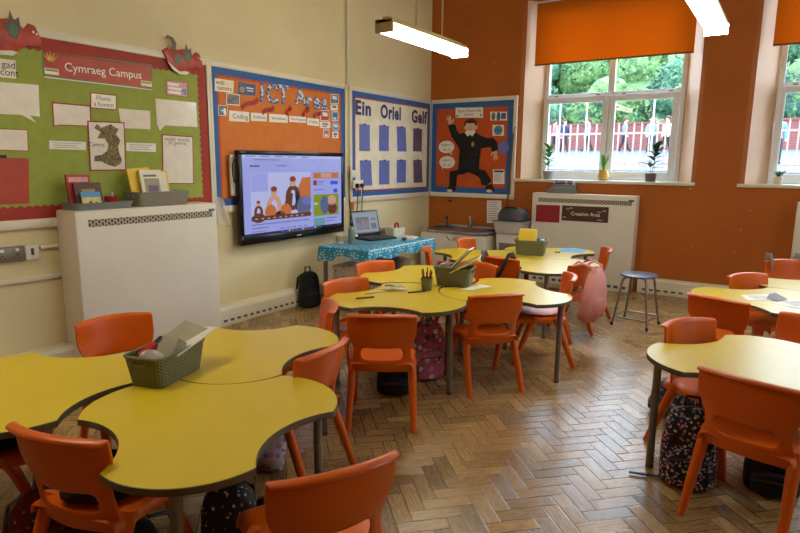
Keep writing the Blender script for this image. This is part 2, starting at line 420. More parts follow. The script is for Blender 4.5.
# ------------------------------------------------------------------ the room
XR, YF, HC = 7.8, -10.2, 4.3
structure(G().b2(-.3, XR, YF, .3, -.1, 0, 'floor').obj('floor', smooth=0))
structure(G().b2(-.3, XR + .3, YF - .3, .5, HC, HC + .15, 'ceiling').obj('ceiling', smooth=0))
structure(G().b2(-.3, 0, YF, .5, 0, HC, 'cream_wall').obj('wall_left', smooth=0))
RW = [(-4.2, -3.3)]      # tall unshaded window added out of view in the right hand wall for side light
g = G(); g.b2(XR, XR + .3, YF, .5, 0, 1.25, 'cream_wall'); g.b2(XR, XR + .3, YF, .5, 3.9, HC, 'cream_wall')
for a, b in ((YF, RW[0][0]), (RW[0][1], .5)): g.b2(XR, XR + .3, a, b, 1.25, 3.9, 'cream_wall')
structure(g.obj('wall_right', smooth=0))
for i, (a, b) in enumerate(RW):
    g = G(); c = (a + b) / 2
    for y in (a + .03, c, b - .03): g.b2(XR + .12, XR + .19, y - .03, y + .03, 1.25, 3.9, 'upvc')
    for z in (1.28, 2.45, 3.87): g.b2(XR + .12, XR + .19, a, b, z - .03, z + .03, 'upvc')
    w = structure(g.obj(f'window_{i+3}', smooth=0))
    structure(G().b2(XR + .15, XR + .156, a + .06, b - .06, 1.31, 3.84, 'glass').obj('glass', w, smooth=0))
    structure(G().b2(XR - .06, XR + .12, a - .05, b + .05, 1.21, 1.249, 'white_gloss', .006).obj('window_sill', w))
structure(G().b2(-.3, XR + .2, YF - .2, YF, 0, HC, 'orange_wall').obj('wall_front', smooth=0))  # unseen wall, its dark orange chosen to cut bounced light
# back wall with two splayed window openings
WIN = [(1.46, 3.63, 1.66, 3.45), (4.19, 6.36, 4.40, 6.19)]
ZS, ZH, DW = 1.36, 3.75, .42
g = G()
g.b2(0, XR, 0, DW, 0, ZS, 'orange_wall'); g.b2(0, XR, 0, DW, ZH, HC, 'orange_wall')
for x0, x1, a0, a1 in ((0, WIN[0][0], 0, WIN[0][2]), (WIN[0][1], WIN[1][0], WIN[0][3], WIN[1][2]), (WIN[1][1], XR, WIN[1][3], XR)):
    c = .05
    P = [(x0 + (c if x0 else 0), 0), (x1 - (c if x1 < XR else 0), 0)]
    n0 = len(P)
    pts = [((x0 + c) if x0 else 0, 0), ((x1 - c) if x1 < XR else XR, 0)]
    if x1 < XR: pts += [(x1, .03)]
    pts += [(a1, .30), (a1, DW), (a0, DW), (a0, .30)]
    if x0: pts += [(x0, .03)]
    n = len(pts)
    for k in range(n):
        p, q = pts[k], pts[(k + 1) % n]
        rev = (min(p[1], q[1]) >= .03 - 1e-6 and max(p[1], q[1]) < DW)
        g.add([(*p, ZS), (*q, ZS), (*q, ZH), (*p, ZH)], [(0, 1, 2, 3)], 'reveal' if rev else 'orange_wall')
structure(g.obj('wall_back', smooth=0))
# boxed-in pipe casings along the foot of the walls
def casing(name, L0, L1, wall, h=.19, d=.14):
    g = G()
    def P(a, out, z): return (out, a, z) if wall == 'L' else (a, -out, z)
    prof = [(0.002, .0), (d - .012, 0), (d - .012, .012), (d, .02), (d, h - .03), (d - .02, h - .006), (d - .03, h), (.002, h)]
    vs = [P(L0, o, z) for o, z in prof] + [P(L1, o, z) for o, z in prof]; n = len(prof)
    g.add(vs, [(i, (i + 1) % n, n + (i + 1) % n, n + i) for i in range(n)] + [tuple(range(n)), tuple(range(n, 2 * n))[::-1]], 'white_gloss')
    k = L0 + .06
    while k < L1 - .08:      # vent slots pierced along the front
        a = [P(k, d + .0015, .045), P(k + .045, d + .0015, .045), P(k + .05, d + .0015, .066), P(k, d + .0015, .07)]
        g.add(a, [(0, 1, 2, 3)], 'grille_dark'); k += .085
    return structure(g.obj(name, smooth=30))
casing('baseboard_left', -4.30, -.62, 'L'); casing('baseboard_left', -10.1, -5.60, 'L')
casing('baseboard_back', 3.14, 4.70, 'B', .20, .10)
for wi, (x0, x1, a0, a1) in enumerate(WIN):
    w = thing(f'window_{wi+1}', 'white plastic casement window', 'window', ((a0 + a1) / 2, .32, 1.40)); w['kind'] = 'structure'
    for k in ('label', 'category'): del w[k]
    hw = (a1 - a0) / 2 - .005
    g = G(); H = 2.34
    T0 = 1.08        # transom height above the sill
    for xa, xb in ((-hw, -hw + .055), (hw - .055, hw), (-.04, .04)): g.b2(xa, xb, -.035, .035, 0, H, 'upvc', .004)
    for sx in (-1, 1):
        xa, xb = (-hw + .0555, -.0405) if sx < 0 else (.0405, hw - .0555)
        for za, zb in ((0, .04), (H - .05, H), (T0, T0 + .06)): g.b2(xa, xb, -.033, .033, za, zb, 'upvc', .004)
        for k in (-1, 1): g.box((sx * hw * .5 + k * .28, -.037, T0 + .03), (.05, .008, .012), 'dark_grey', None, .003)
    structure(g.obj('window_frame', w))
    for sx in (-1, 1):
        g = G(); xa, xb = (-hw + .01, -.004) if sx < 0 else (.004, hw - .05)
        for a, b, c, d in ((xa, xa + .075, .03, T0 + .01), (xb - .075, xb, .03, T0 + .01), (xa + .0755, xb - .0755, .03, .115), (xa + .0755, xb - .0755, T0 - .065, T0 + .01)):
            g.b2(a, b, -.085, -.038, c, d, 'upvc', .006)
        g.b2((xa + xb) / 2 - .03, (xa + xb) / 2 + .03, -.096, -.0855, .05, .07, 'upvc', .003)
        s = structure(g.obj('casement', w))
        structure(G().b2(xa + .07, xb - .07, -.064, -.058, .11, T0 - .06, 'glass').obj('glass', s, smooth=0))
        structure(G().b2(-hw + .05 if sx < 0 else .035, -.035 if sx < 0 else hw - .05, -.004, .004, T0 + .055, H - .045, 'glass').obj('glass', w, smooth=0))
    g = G(); g.b2(x0 - .07 - (a0 + a1) / 2, x1 + .05 - (a0 + a1) / 2, -.36, -.0, -.042, -.002, 'white_gloss', .008)
    structure(g.obj('window_sill', w))
    # roller blind
    b = thing('roller_blind', ['orange roller blind half drawn over the left window', 'orange roller blind half drawn over the window at the right edge'][wi], 'blind', ((x0 + x1) / 2, .1, 2.92))
    bw = (1.955 if wi == 0 else 1.96) / 2; ox = [-.0, .02][wi]
    G().b2(ox - bw, ox + bw, -.001, .001, .01, .83, 'blind').obj('fabric', b, smooth=0)
    G().tube([(ox - bw, 0, .0), (ox + bw, 0, 0)], .011, 'wood', 8).obj('bottom_bar', b)
    G().tube([(ox - bw - .02, .02, .80), (ox + bw + .02, .02, .80)], .024, 'upvc', 12).obj('roller_tube', b)

# vertical pipe, trunking on the left wall
structure(G().tube([(.03, -2.035, 2.53), (.03, -2.035, HC)], .018, 'white_gloss', 10).obj('trim_1'))
structure(G().b2(.001, .03, -10, -5.57, .715, .75, 'white_gloss', .004).obj('trim_2'))
structure(G().tube([(.02, -5.72, .955), (.02, -5.57, .955)], .014, 'white_gloss', 8).obj('trim_3'))

# ------------------------------------------------------------------ display boards
def scallop(g, x0, y0, x1, y1, w, side, m, z, pitch=.055, amp=.014):
    L = (x1 - x0) if side in 'tb' else (y1 - y0); n = max(2, round(L / pitch)); K = 6
    outer, inner = [], []
    for i in range(n * K + 1):
        t = i / (n * K); d = w + amp * abs(math.sin(PI * i / K)) 
        if side == 't': outer.append((x0 + L * t, y1)); inner.append((x0 + L * t, y1 - d))
        if side == 'b': outer.append((x0 + L * t, y0)); inner.append((x0 + L * t, y0 + d))
        if side == 'l': outer.append((x0, y0 + L * t)); inner.append((x0 + d, y0 + L * t))
        if side == 'r': outer.append((x1, y0 + L * t)); inner.append((x1 - d, y0 + L * t))
    vs = [(*p, z) for p in outer + inner]; N = len(outer)
    fs = [(i, i + 1, N + i + 1, N + i) for i in range(N - 1)]
    if side in 'bl' : fs = [f[::-1] if side == 'l' else f for f in fs]
    if side in 't': fs = [f[::-1] for f in fs]
    g.add(vs, fs, m)
def board(label, wall, u0, u1, z0, z1, back, border, bw, trim=None, fl=.05, fr=.05, ft=.055, fb=.065):
    cu, cz = (u0 + u1) / 2, (z0 + z1) / 2
    loc = (.001, cu, cz) if wall == 'L' else (cu, -.001, cz); rot = ROT_L if wall == 'L' else ROT_B
    t = thing('display_board', label, 'display board', loc, rot=rot)
    a, b, c, d = u0 - cu, u1 - cu, z0 - cz, z1 - cz
    G().b2(a + .005, b - .005, c + .005, d - .005, 0, .014, back).obj('backing', t, smooth=0)
    g = G()
    g.b2(a, a + fl, c, d, .0, .03, 'white_gloss', .004); g.b2(b - fr, b, c, d, .0, .03, 'white_gloss', .004)
    g.b2(a + fl, b - fr, d - ft, d, .0, .03, 'white_gloss', .004); g.b2(a + fl, b - fr, c, c + fb, .0, .034, 'white_gloss', .004)
    g.obj('frame', t)
    g = G(); A, B, C, D = a + fl, b - fr, c + fb, d - ft
    for i, (sd) in enumerate('tblr'):
        if trim: scallop(g, A, C, B, D, bw + .006, sd, trim, .0152 + .0001 * i, .034, .012)
        scallop(g, A, C, B, D, bw if not trim else bw - .006, sd, border, .0158 + .0001 * i, .034 if trim else .055, .002 if trim else .014)
    g.obj('border', t, smooth=0)
    return t
board('large green display board with a red scalloped border', 'L', -6.9, -4.108, 1.105, 2.525, 'green', 'red_border', .085, None, fl=.05, fr=.028, ft=.06)
board('orange display board with a blue border behind the wall screen', 'L', -4.106, -2.085, 1.105, 2.525, 'orange_paper', 'blue_border', .07, 'deep_orange_paper', fl=.028, fr=.012)
board('cream display board with a blue border beside the room corner', 'L', -2.0, -.036, 1.105, 2.525, 'cream_paper', 'blue_border', .065, 'red_border', fl=.045, fr=.006)
board('deep orange display board with a blue border on the orange wall', 'B', .036, 1.395, 1.105, 2.525, 'deep_orange_paper', 'blue_border', .075, None, fl=.006, fr=.055)

def ell(cx, cy, rx, ry, n=28): return [(cx + rx * math.cos(2 * PI * k / n), cy + ry * math.sin(2 * PI * k / n)) for k in range(n)]
def pin(wall, name, label, cat, pts, m, border=None, bs=.9, fn=None, group=None, d=.0172, th=.0018, tilt=0):
    cu = sum(p[0] for p in pts) / len(pts); cz = sum(p[1] for p in pts) / len(pts)
    L = [(p[0] - cu, p[1] - cz) for p in pts]
    if sum(L[i][0] * L[(i + 1) % len(L)][1] - L[(i + 1) % len(L)][0] * L[i][1] for i in range(len(L))) < 0: L = L[::-1]
    g = G()
    g.prism(L, 0, th, border or m, border or m)
    if border:
        w = max(abs(p[0]) for p in L); h = max(abs(p[1]) for p in L); k = (1 - bs) * min(w, h)
        g.poly([(p[0] * (1 - k / w), p[1] * (1 - k / h)) for p in L], th + .0006, m)
    if fn: fn(g, max(abs(p[0]) for p in L), max(abs(p[1]) for p in L), th + .0012)
    o = g.obj(name, None, (d, cu, cz) if wall == 'L' else (cu, -d, cz), ROT_L if wall == 'L' else ROT_B, smooth=0)
    tag(o, label, cat, group); return o
def lines(n, w, h, y0, m='ink_grey', frac=.8, hh=.1):
    def f(g, W, H, z):
        for i in range(n):
            y = y0 - i * h; ww = w * (1 - .25 * ((i * 37) % 10) / 10)
            g.rect(-W * frac, (y - hh / 2) * H, W * frac * (2 * ww - 1), (y + hh / 2) * H, z, m)
    return f
def txt(*rows):
    def f(g, W, H, z):
        for (s, x, y, size, m, b) in rows: g.text(s, x * W, y * H, size, z, m, b)
    return f
# --- green board
def banner_fn(g, W, H, z):
    g.rect(-W * .98, -H * .95, W * .98, -H * .88, z, 'ink_white'); g.rect(-W * .98, H * .72, W * .98, H * .78, z, 'red_border')
    g.text('Cymraeg Campus', .06 * W, -.02 * H, .088, z + .0004, 'ink_white', .004, R(1.5))
    for sx in (-1, 1):
        g.rect(sx * W * .86 - .05, -H * .7, sx * W * .86 + .05, -H * .3, z, 'ink_white'); g.rect(sx * W * .86 - .045, -H * .5, sx * W * .86 + .045, -H * .34, z + .0003, 'green')
    for k in range(5):
        a = R(30 + 30 * k); g.poly([(-W * .86 + .06 * math.cos(a), H * .3 + .06 * math.sin(a)), (-W * .86 - .01, H * .3 - .02), (-W * .86 + .01, H * .3 - .02)], z, 'book_yellow')
    g.rect(-W * .6, -H * .05, -W * .57, H * .15, z, 'ink'); g.rect(W * .62, -H * .2, W * .65, 0, z, 'ink')
pin('L', 'banner', 'long red title banner across the green board', 'banner', [(-5.576, 2.372), (-4.69, 2.397), (-4.70, 2.19), (-5.582, 2.199)], 'red_card', 'dragon_green', .9, banner_fn)
pin('L', 'caption_card', 'white caption card cut by the left edge of the photo', 'card', [(-6.02, 2.275), (-5.759, 2.279), (-5.768, 2.155), (-6.02, 2.153)], 'laminated', None, .9, txt(('gad', .62, .4, .065, 'ink', 0), ('i cont', .5, -.4, .065, 'ink', 0)))
pin('L', 'speech_bubble_sheet', 'blank white speech bubble sheet furthest left on green board', 'sheet', [(-6.02, 2.118), (-5.623, 2.129), (-5.634, 1.906), (-5.701, 1.91), (-5.661, 1.86), (-5.755, 1.91), (-6.02, 1.905)], 'laminated', None)
pin('L', 'speech_bubble_sheet', 'blank red edged speech bubble sheet left of the caption card', 'sheet', [(-5.539, 2.019), (-5.25, 2.018), (-5.254, 1.857), (-5.497, 1.852), (-5.545, 1.841)], 'laminated', 'red_border')
pin('L', 'caption_card', 'red edged caption card above the brown map', 'card', [(-5.243, 2.117), (-5.029, 2.117), (-5.037, 1.997), (-5.252, 1.996)], 'laminated', 'red_border', .88, txt(('Ffonic', 0, .35, .05, 'ink_grey', 0), ('a fuwent', 0, -.4, .048, 'ink_grey', 0)))
pin('L', 'speech_bubble_sheet', 'small blank speech bubble sheet right of the caption card', 'sheet', [(-5.018, 2.014), (-4.736, 2.014), (-4.742, 1.862), (-5.005, 1.859)], 'laminated', 'white_trim', .95)
def pinkfn(g, W, H, z):
    for i in range(3): g.rect(-W * .8, H * (.5 - .5 * i) - .012, W * (.2 + .25 * i), H * (.5 - .5 * i) + .012, z, 'paper')
    g.poly([(W * .3, -H * .7), (W * .8, -H * .7), (W * .8, .1 * H), (W * .4, 0)], z, 'violet')
pin('L', 'picture_card', 'small pink picture card at upper right of the green board', 'card', [(-4.562, 2.286), (-4.341, 2.293), (-4.349, 2.16), (-4.566, 2.162)], 'pink_card', 'red_border', .93, pinkfn)
pin('L', 'speech_bubble_sheet', 'shiny blank speech bubble sheet under the pink card', 'sheet', [(-4.676, 2.122), (-4.258, 2.124), (-4.258, 1.907), (-4.599, 1.902), (-4.651, 1.853), (-4.677, 1.902)], 'laminated', None)
pin('L', 'text_strip', 'narrow strip of small print left of the brown map', 'label', [(-5.582, 1.739), (-5.31, 1.737), (-5.312, 1.676), (-5.588, 1.677)], 'paper', None, .9, lines(3, .95, .5, .5))
pin('L', 'text_strip', 'narrow strip of small print right of the brown map', 'label', [(-4.972, 1.744), (-4.698, 1.745), (-4.703, 1.673), (-4.978, 1.676)], 'paper', None, .9, lines(3, .95, .5, .5))
def mapfn(g, W, H, z):
    o = [(.05, .82), (-.25, .72), (-.45, .86), (-.62, .7), (-.3, .55), (-.5, .3), (-.1, .3), (.05, .05), (-.05, -.2), (-.35, -.35), (-.7, -.4), (-.75, -.6), (-.35, -.62), (-.05, -.75), (.3, -.82), (.6, -.72), (.72, -.55), (.6, -.3), (.55, 0), (.7, .25), (.5, .5), (.65, .7), (.4, .8), (.25, .88)]
    g.poly([(a * W, b * H) for a, b in o][::-1], z, 'map'); g.text('Cymru', -W * .55, .05 * H, .045, z + .0004, 'ink')
pin('L', 'map_poster', 'white map poster with a brown country outline', 'poster', [(-5.287, 1.90), (-4.978, 1.907), (-4.993, 1.517), (-5.297, 1.515)], 'laminated', 'red_border', .94, mapfn, d=.0205)
pin('L', 'worksheet', 'white worksheet with red edge above the red sheet', 'sheet', [(-6.02, 1.808), (-5.724, 1.811), (-5.735, 1.656), (-6.02, 1.661)], 'laminated', 'red_border', .93)
def clipfn(g, W, H, z): g.box((.02, H, .004), (.04, .022, .01), 'black')
pin('L', 'clipped_sheet', 'glossy plain red sheet hanging from a black clip', 'sheet', [(-6.10, 1.617), (-5.737, 1.607), (-5.764, 1.285), (-6.10, 1.288)], 'red_card', None, .9, clipfn)
pin('L', 'worksheet', 'tall laminated worksheet at lower right of the green board', 'sheet', [(-4.634, 1.826), (-4.313, 1.82), (-4.329, 1.39), (-4.653, 1.398)], 'laminated', 'red_border', .95, txt(('welsh words', 0, .82, .05, 'ink_grey', 0), ('of gwersi', 0, .68, .05, 'ink_grey', 0)))
def dragon(label, cu, cz, s, flip=1):
    t = thing('dragon_cutout', label, 'cutout', (.036, cu, cz), rot=ROT_L)
    body = [(-.21, .02), (-.19, .0), (-.17, -.05), (-.12, -.12), (-.05, -.155), (.03, -.15), (.09, -.10), (.13, -.075), (.18, -.08), (.215, -.06), (.205, -.01), (.18, .05), (.14, .06), (.11, .02), (.06, .07), (.0, .06), (-.06, .045), (-.12, .03), (-.16, .05)]
    G().puff([(a * s, b * s) for a, b in body], 0, .012, 'dragon_red', inset=.004).obj('body', t)
    wing = [(-.01, .03), (.02, .05), (.035, .115), (.055, .06), (.085, .085), (.09, .01), (.06, -.05), (.02, -.04)]
    G().prism([(a * s, b * s) for a, b in wing], .013, .016, 'dragon_dark').obj('wing', t, smooth=0)
    for cx_, cy_, rr_ in ((.045, .0, .026), (-.06, -.03, .03)): G().prism(ell((cx_) * s, (cy_) * s, rr_ * s, rr_ * 1.5 * s, 12), .0165, .0172, 'dragon_green').obj('scale_patch', t, smooth=0)
    tail = [(-.12, .03), (-.07, .045), (-.06, .10), (-.09, .145), (-.15, .16), (-.165, .13), (-.11, .125), (-.10, .085)]
    G().prism([(a * s, b * s) for a, b in tail], .002, .008, 'dragon_dark').obj('tail', t, smooth=0)
    ed = [(-.17, -.06), (-.12, -.125), (-.05, -.16), (.03, -.155), (.06, -.13), (.03, -.125), (-.05, -.135), (-.11, -.10)]
    G().prism([(a * s, b * s) for a, b in ed], .0125, .0145, 'book_white').obj('belly', t, smooth=0)
    g = G(); g.lathe([(0.008 * s, 0), (.0, .002)], 'ink_white', (.165 * s, .01 * s, .0135), 8); g.lathe([(0.008 * s, 0), (.0, .002)], 'ink_white', (.185 * s, .0, .0135), 8); g.obj('eyes', t)
dragon('red cardboard dragon on the top right corner of the green board', -4.395, 2.505, .98)
dragon('large red cardboard dragon cut by the left edge of the photo', -5.82, 2.475, 1.1)
# --- ICT board: letters, labels, logo cards
for ch, u, z, h in (('I', -3.442, 2.288, .19), ('C', -3.30, 2.288, .2), ('T', -3.132, 2.298, .2), ('A', -2.865, 2.302, .19), ('r', -2.738, 2.27, .19), ('e', -2.60, 2.276, .19), ('a', -2.468, 2.278, .18)):
    g = G(); g.text(ch, 0, 0, h * 1.28, .003, 'letter_print', .028); g.text(ch, 0, 0, h * 1.28, .0, 'ink_navy', .05)
    tag(g.obj('letter_cutout', None, (.0185, u, z), ROT_L, smooth=0), {'I': 'blue patterned cut-out letter I', 'C': 'blue patterned cut-out letter C', 'T': 'blue patterned cut-out letter T', 'A': 'blue patterned cut-out capital letter A', 'r': 'blue patterned cut-out letter r', 'e': 'blue patterned cut-out letter e', 'a': 'blue patterned cut-out small letter a at the end'}[ch] + ' on the orange board', 'letter', 'cut-out title letters on the orange board')
RB = [((-3.729, 2.119), (-3.499, 2.226), 'red ribbon below the letter I'), ((-3.45, 2.091), (-3.278, 2.165), 'red ribbon below the letter C'), ((-3.102, 2.096), (-3.03, 2.197), 'red ribbon below the letter T'), ((-2.85, 2.103), (-2.733, 2.209), 'red ribbon below the capital letter A'), ((-2.668, 2.104), (-2.529, 2.175), 'red ribbon below the letter e')]
for (p, q, lb) in RB:
    mid = Vector(((p[0] + q[0]) / 2, (p[1] + q[1]) / 2)); d = Vector(q) - Vector(p); L = d.length; g = G()
    us = [i / 16 for i in range(17)]
    g.grid(lambda u, v: ((u - .5) * d.x - v * d.y / L * .022, (u - .5) * d.y + v * d.x / L * .022 + .012 * math.sin(u * 2 * PI), .006 + .006 * math.sin(u * 3 * PI)), us, [-1, 1], 'red_gloss')
    tag(g.obj('ribbon', None, (.0175, mid.x, mid.y), ROT_L, smooth=60, mods=subsurf(.001, 0)), lb + ' on the orange board, curled', 'ribbon', 'red ribbons on the orange board')
def card(wall, name, label, pts, m, border, rows=None, fn=None, bs=.88, group=None, cat='card'):
    return pin(wall, name, label, cat, pts, m, border, bs, fn or (txt(*rows) if rows else None), group)
card('L', 'caption_card', 'cream caption card at the orange board top left corner', [(-4.035, 2.367), (-3.805, 2.367), (-3.819, 2.253), (-4.04, 2.25)], 'cream_paper', 'paper', [('web', -.4, .4, .06, 'ink', 0), ('camera', .0, -.4, .06, 'ink', 0)])
def bluecard(g, W, H, z):
    g.sphere((-W * .55, -.2 * H, z), (.035, .03, .0006), 'card_grey', 12, 4); g.rect(-W * .1, .1 * H, W * .7, .3 * H, z, 'ink_white'); g.rect(0, -.3 * H, W * .7, -.15 * H, z, 'ink_white')
card('L', 'picture_card', 'slate blue picture card left of the letter I', [(-3.746, 2.366), (-3.523, 2.362), (-3.532, 2.255), (-3.757, 2.248)], 'navy_card', 'navy_card', fn=bluecard)
card('L', 'photo_card', 'white edged photo card under the slate blue card', [(-3.9, 2.248), (-3.735, 2.244), (-3.743, 2.139), (-3.911, 2.136)], 'photo', 'paper', bs=.84)
def hfn(g, W, H, z): g.rect(-W * .6, -H * .6, -W * .1, H * .6, z, 'sky_card'); g.rect(W * .1, -H * .7, W * .6, H * .5, z, 'ink_white'); g.rect(-W * .3, -H * .12, W * .3, H * .1, z + .0003, 'paper')
card('L', 'photo_card', 'tiny blue and white card at the left of the orange board', [(-4.005, 2.124), (-3.893, 2.126), (-3.908, 2.032), (-4.01, 2.027)], 'navy_card', 'paper', fn=hfn)
def wlabel(s, sz):
    def f(g, W, H, z): g.text(s, 0.05 * W, 0, sz, z, 'ink_grey', .004)
    return f
def codefn(g, W, H, z): g.rect(-W * .9, -H * .5, -W * .3, H * .75, z, 'ink_white'); g.text('Coding', .1 * W, -.05 * H, .068, z + .0005, 'ink_grey', .004)
WL = [('Coding', [(-3.878, 2.085), (-3.623, 2.088), (-3.628, 1.988), (-3.884, 1.984)], codefn), ('Databases', [(-3.6, 2.085), (-3.38, 2.091), (-3.384, 2.01), (-3.604, 2.002)], wlabel('Databases', .042)), ('Spreadsheets', [(-3.348, 2.092), (-3.074, 2.098), (-3.077, 2.014), (-3.351, 2.007)], wlabel('Spreadsheets', .042)), ('Word Process', [(-3.051, 2.091), (-2.785, 2.096), (-2.787, 2.031), (-3.054, 2.026)], wlabel('Web Research', .04)), ('E-safety', [(-2.764, 2.089), (-2.56, 2.089), (-2.562, 2.007), (-2.766, 2.01)], wlabel('E-safety', .045))]
for i, (s, p, f) in enumerate(WL):
    card('L', 'word_label', ['white word label reading Coding, first of the label row', 'white word label reading Databases, second of the label row', 'white word label reading Spreadsheets, middle of the label row', 'thin white word label, fourth of the label row', 'white word label, last of the row, beside the red card'][i], p, 'paper', 'white_trim', fn=f, group='word labels under the title letters', cat='label', bs=.95)
def blk(m1, m2=None):
    def f(g, W, H, z):
        g.rect(-W * .55, -H * .1, W * .55, H * .55, z, m1)
        if m2: g.rect(-W * .5, -H * .6, W * .3, -H * .3, z, m2)
    return f
LG = [('red and white logo card on the orange board', [(-2.535, 2.188), (-2.378, 2.2), (-2.381, 2.078), (-2.538, 2.068)], 'red_card', blk('ink_white')),
      ('white logo card with a small picture below the red card', [(-2.549, 2.060), (-2.362, 2.070), (-2.364, 1.997), (-2.55, 1.987)], 'paper', blk('card_grey', 'red_card')),
      ('pink logo card, lowest of its column on the orange board', [(-2.49, 1.98), (-2.382, 1.985), (-2.384, 1.888), (-2.492, 1.883)], 'pink_card', blk('violet', 'ink_white')),
      ('blue logo card with white edge at the orange board top right', [(-2.352, 2.384), (-2.209, 2.398), (-2.211, 2.288), (-2.353, 2.276)], 'navy_card', blk('ink_white', 'sky_card')),
      ('small white logo card under the top blue card', [(-2.354, 2.266), (-2.222, 2.277), (-2.223, 2.210), (-2.355, 2.200)], 'paper', blk('ink_grey')),
      ('light blue logo card, third down the right edge', [(-2.335, 2.190), (-2.212, 2.199), (-2.213, 2.088), (-2.337, 2.08)], 'sky_card', blk('navy_card', 'ink_white')),
      ('small white and blue logo card, lowest down the right edge', [(-2.328, 1.958), (-2.215, 1.963), (-2.216, 1.886), (-2.329, 1.881)], 'paper', blk('navy_card', 'navy_card'))]
for lb, p, m, f in LG: card('L', 'logo_card', lb, p, m, 'paper', fn=f, bs=.86)
card('L', 'logo_card', 'blue oval logo card near the right edge of the orange board', ell(-2.264, 2.018, .076, .048), 'sky_card', 'paper', fn=blk('ink_white'), bs=.9)
# --- cream board: letters and eight cards
for s, u, z, sz, ww in (('Ein', -1.714, 2.268, .24, .325), ('Oriel', -1.087, 2.260, .24, .485), ('Gelf', -.358, 2.25, .24, .425)):
    xs = [v[0] for v in text_mesh(s, .034, 1.12)[0]]; k = ww / ((max(xs) - min(xs)) * sz)
    g = G(); g.text(s, 0, 0, sz, .0, 'ink_navy', .034, sx=k, sp=1.12); g.text(s, 0, 0, sz, .003, 'ink_navy', .034, sx=k, sp=1.12)
    tag(g.obj('title_word', None, (.018, u, z), ROT_L, smooth=0), 'dark navy cut-out word ' + s + ' on the cream board', 'lettering')
pos = ['far left', 'second', 'third', 'far right']
P8 = [((-1.795, -1.571), (1.745, 2.078)), ((-1.363, -1.134), (1.755, 2.088)), ((-.94, -.706), (1.758, 2.094)), ((-.51, -.27), (1.767, 2.092)), ((-1.787, -1.537), (1.304, 1.627)), ((-1.36, -1.117), (1.309, 1.631)), ((-.933, -.698), (1.324, 1.640)), ((-.499, -.255), (1.314, 1.644))]
for i, ((a, b), (c, d)) in enumerate(P8):
    def f(g, W, H, z): g.box((0, H, .003), (.03, .02, .008), 'black')
    k = .02 if i in (2, 4, 7) else 0
    nm = ['first', 'second', 'third', 'last'][i % 4]
    pin('L', 'clipped_sheet', f"{'dark violet' if i % 4 == 3 else 'violet blue'} blank card, {nm} from the left in the {'upper' if i < 4 else 'lower'} row", 'sheet', [(a, d), (b - k * .5, d), (b + k, c), (a + k, c)], 'violet_dark' if i % 4 == 3 else 'violet', None, fn=f, group='violet cards on the cream board')
# --- back wall board: dummy and cards
def titlefn(g, W, H, z): g.text('Rights Respecting', 0, .35 * H, .052, z, 'ink_grey', .004); g.text('School', 0, -.3 * H, .052, z, 'ink_grey', .004); g.sphere((-W * .85, -H * .5, z), (.018, .018, .0006), 'sky_card', 10, 4); g.sphere((W * .85, -H * .5, z), (.018, .018, .0006), 'sky_card', 10, 4)
pin('B', 'title_card', 'white title card at the top of the deep orange board', 'card', [(.432, 2.402), (.873, 2.388), (.878, 2.244), (.437, 2.257)], 'paper', 'white_trim', .95, titlefn)
def iconfn(g, W, H, z):
    g.poly(ell(-W * .6, 0, .03, .055, 14), z, 'dragon_green'); g.poly(ell(0, -.01, .03, .05, 14), z, 'navy_card'); g.poly(ell(0, .035, .02, .02, 10), z, 'ink'); g.rect(W * .3, -H * .6, W * .85, H * .6, z, 'navy_card')
pin('B', 'picture_card', 'white card with three small pictures on the deep orange board', 'card', [(.987, 2.323), (1.241, 2.313), (1.247, 2.194), (.992, 2.202)], 'paper', None, .9, iconfn)
def logofn(g, W, H, z):
    for r, m in ((.062, 'navy_card'), (.045, 'sky_card'), (.025, 'navy_card')): g.poly(ell(0, 0, r, r), z, m); z += .0003
pin('B', 'logo_card', 'square white card with a round blue emblem', 'card', [(1.029, 2.142), (1.204, 2.137), (1.211, 1.987), (1.035, 1.99)], 'paper', None, .9, logofn)
pin('B', 'round_card', 'plain light blue disc beside the dummy arm', 'card', ell(1.21, 1.826, .086, .086), 'navy_card', None, .9, lambda g, W, H, z: g.poly(ell(0, 0, W * .95, H * .95), z, 'violet'))
for cx, cz, lb in ((.294, 1.839, 'upper white speech bubble beside the dummy'), (.312, 1.615, 'lower white speech bubble beside the dummy')):
    e = ell(cx, cz, .132, .09, 40); e.insert(34 if cz > 1.7 else 26, (cx + .1, cz - .125) if cz > 1.7 else (cx - .07, cz - .125))
    pin('B', 'speech_bubble_sheet', lb, 'sheet', e, 'paper', None, .9, txt(('respect is', 0, .3, .05, 'ink_grey', 0), ('for all', 0, -.3, .05, 'ink_grey', 0)))
pin('B', 'notice', 'white printed notice at lower right of the deep orange board', 'notice', [(1.062, 1.519), (1.235, 1.521), (1.244, 1.318), (1.07, 1.313)], 'paper', None, .9, lambda g, W, H, z: (g.rect(-W * .8, H * .6, W * .8, H * .85, z, 'ink'), lines(6, .9, .2, .4, frac=.75, hh=.05)(g, W, H, z)))
pin('B', 'notice', 'white handwritten notice on the orange wall beside the sink', 'notice', [(.977, 1.074), (1.203, 1.083), (1.217, .762), (.989, .748)], 'paper', None, .9, lines(9, .85, .19, .8, frac=.8, hh=.04), d=.003)
tag(G().box((0, 0, 0), (.075, .03, .018), 'dark_grey', bev=.004).tube([(-.03, 0, .008), (-.03, -.02, .02)], .004, 'dark_grey', 6).tube([(.03, 0, .008), (.03, -.02, .02)], .004, 'dark_grey', 6).obj('wall_hook', None, (.374, -.011, 1.045), ROT_B), 'small dark hook plate on the orange wall above the sink', 'hook')
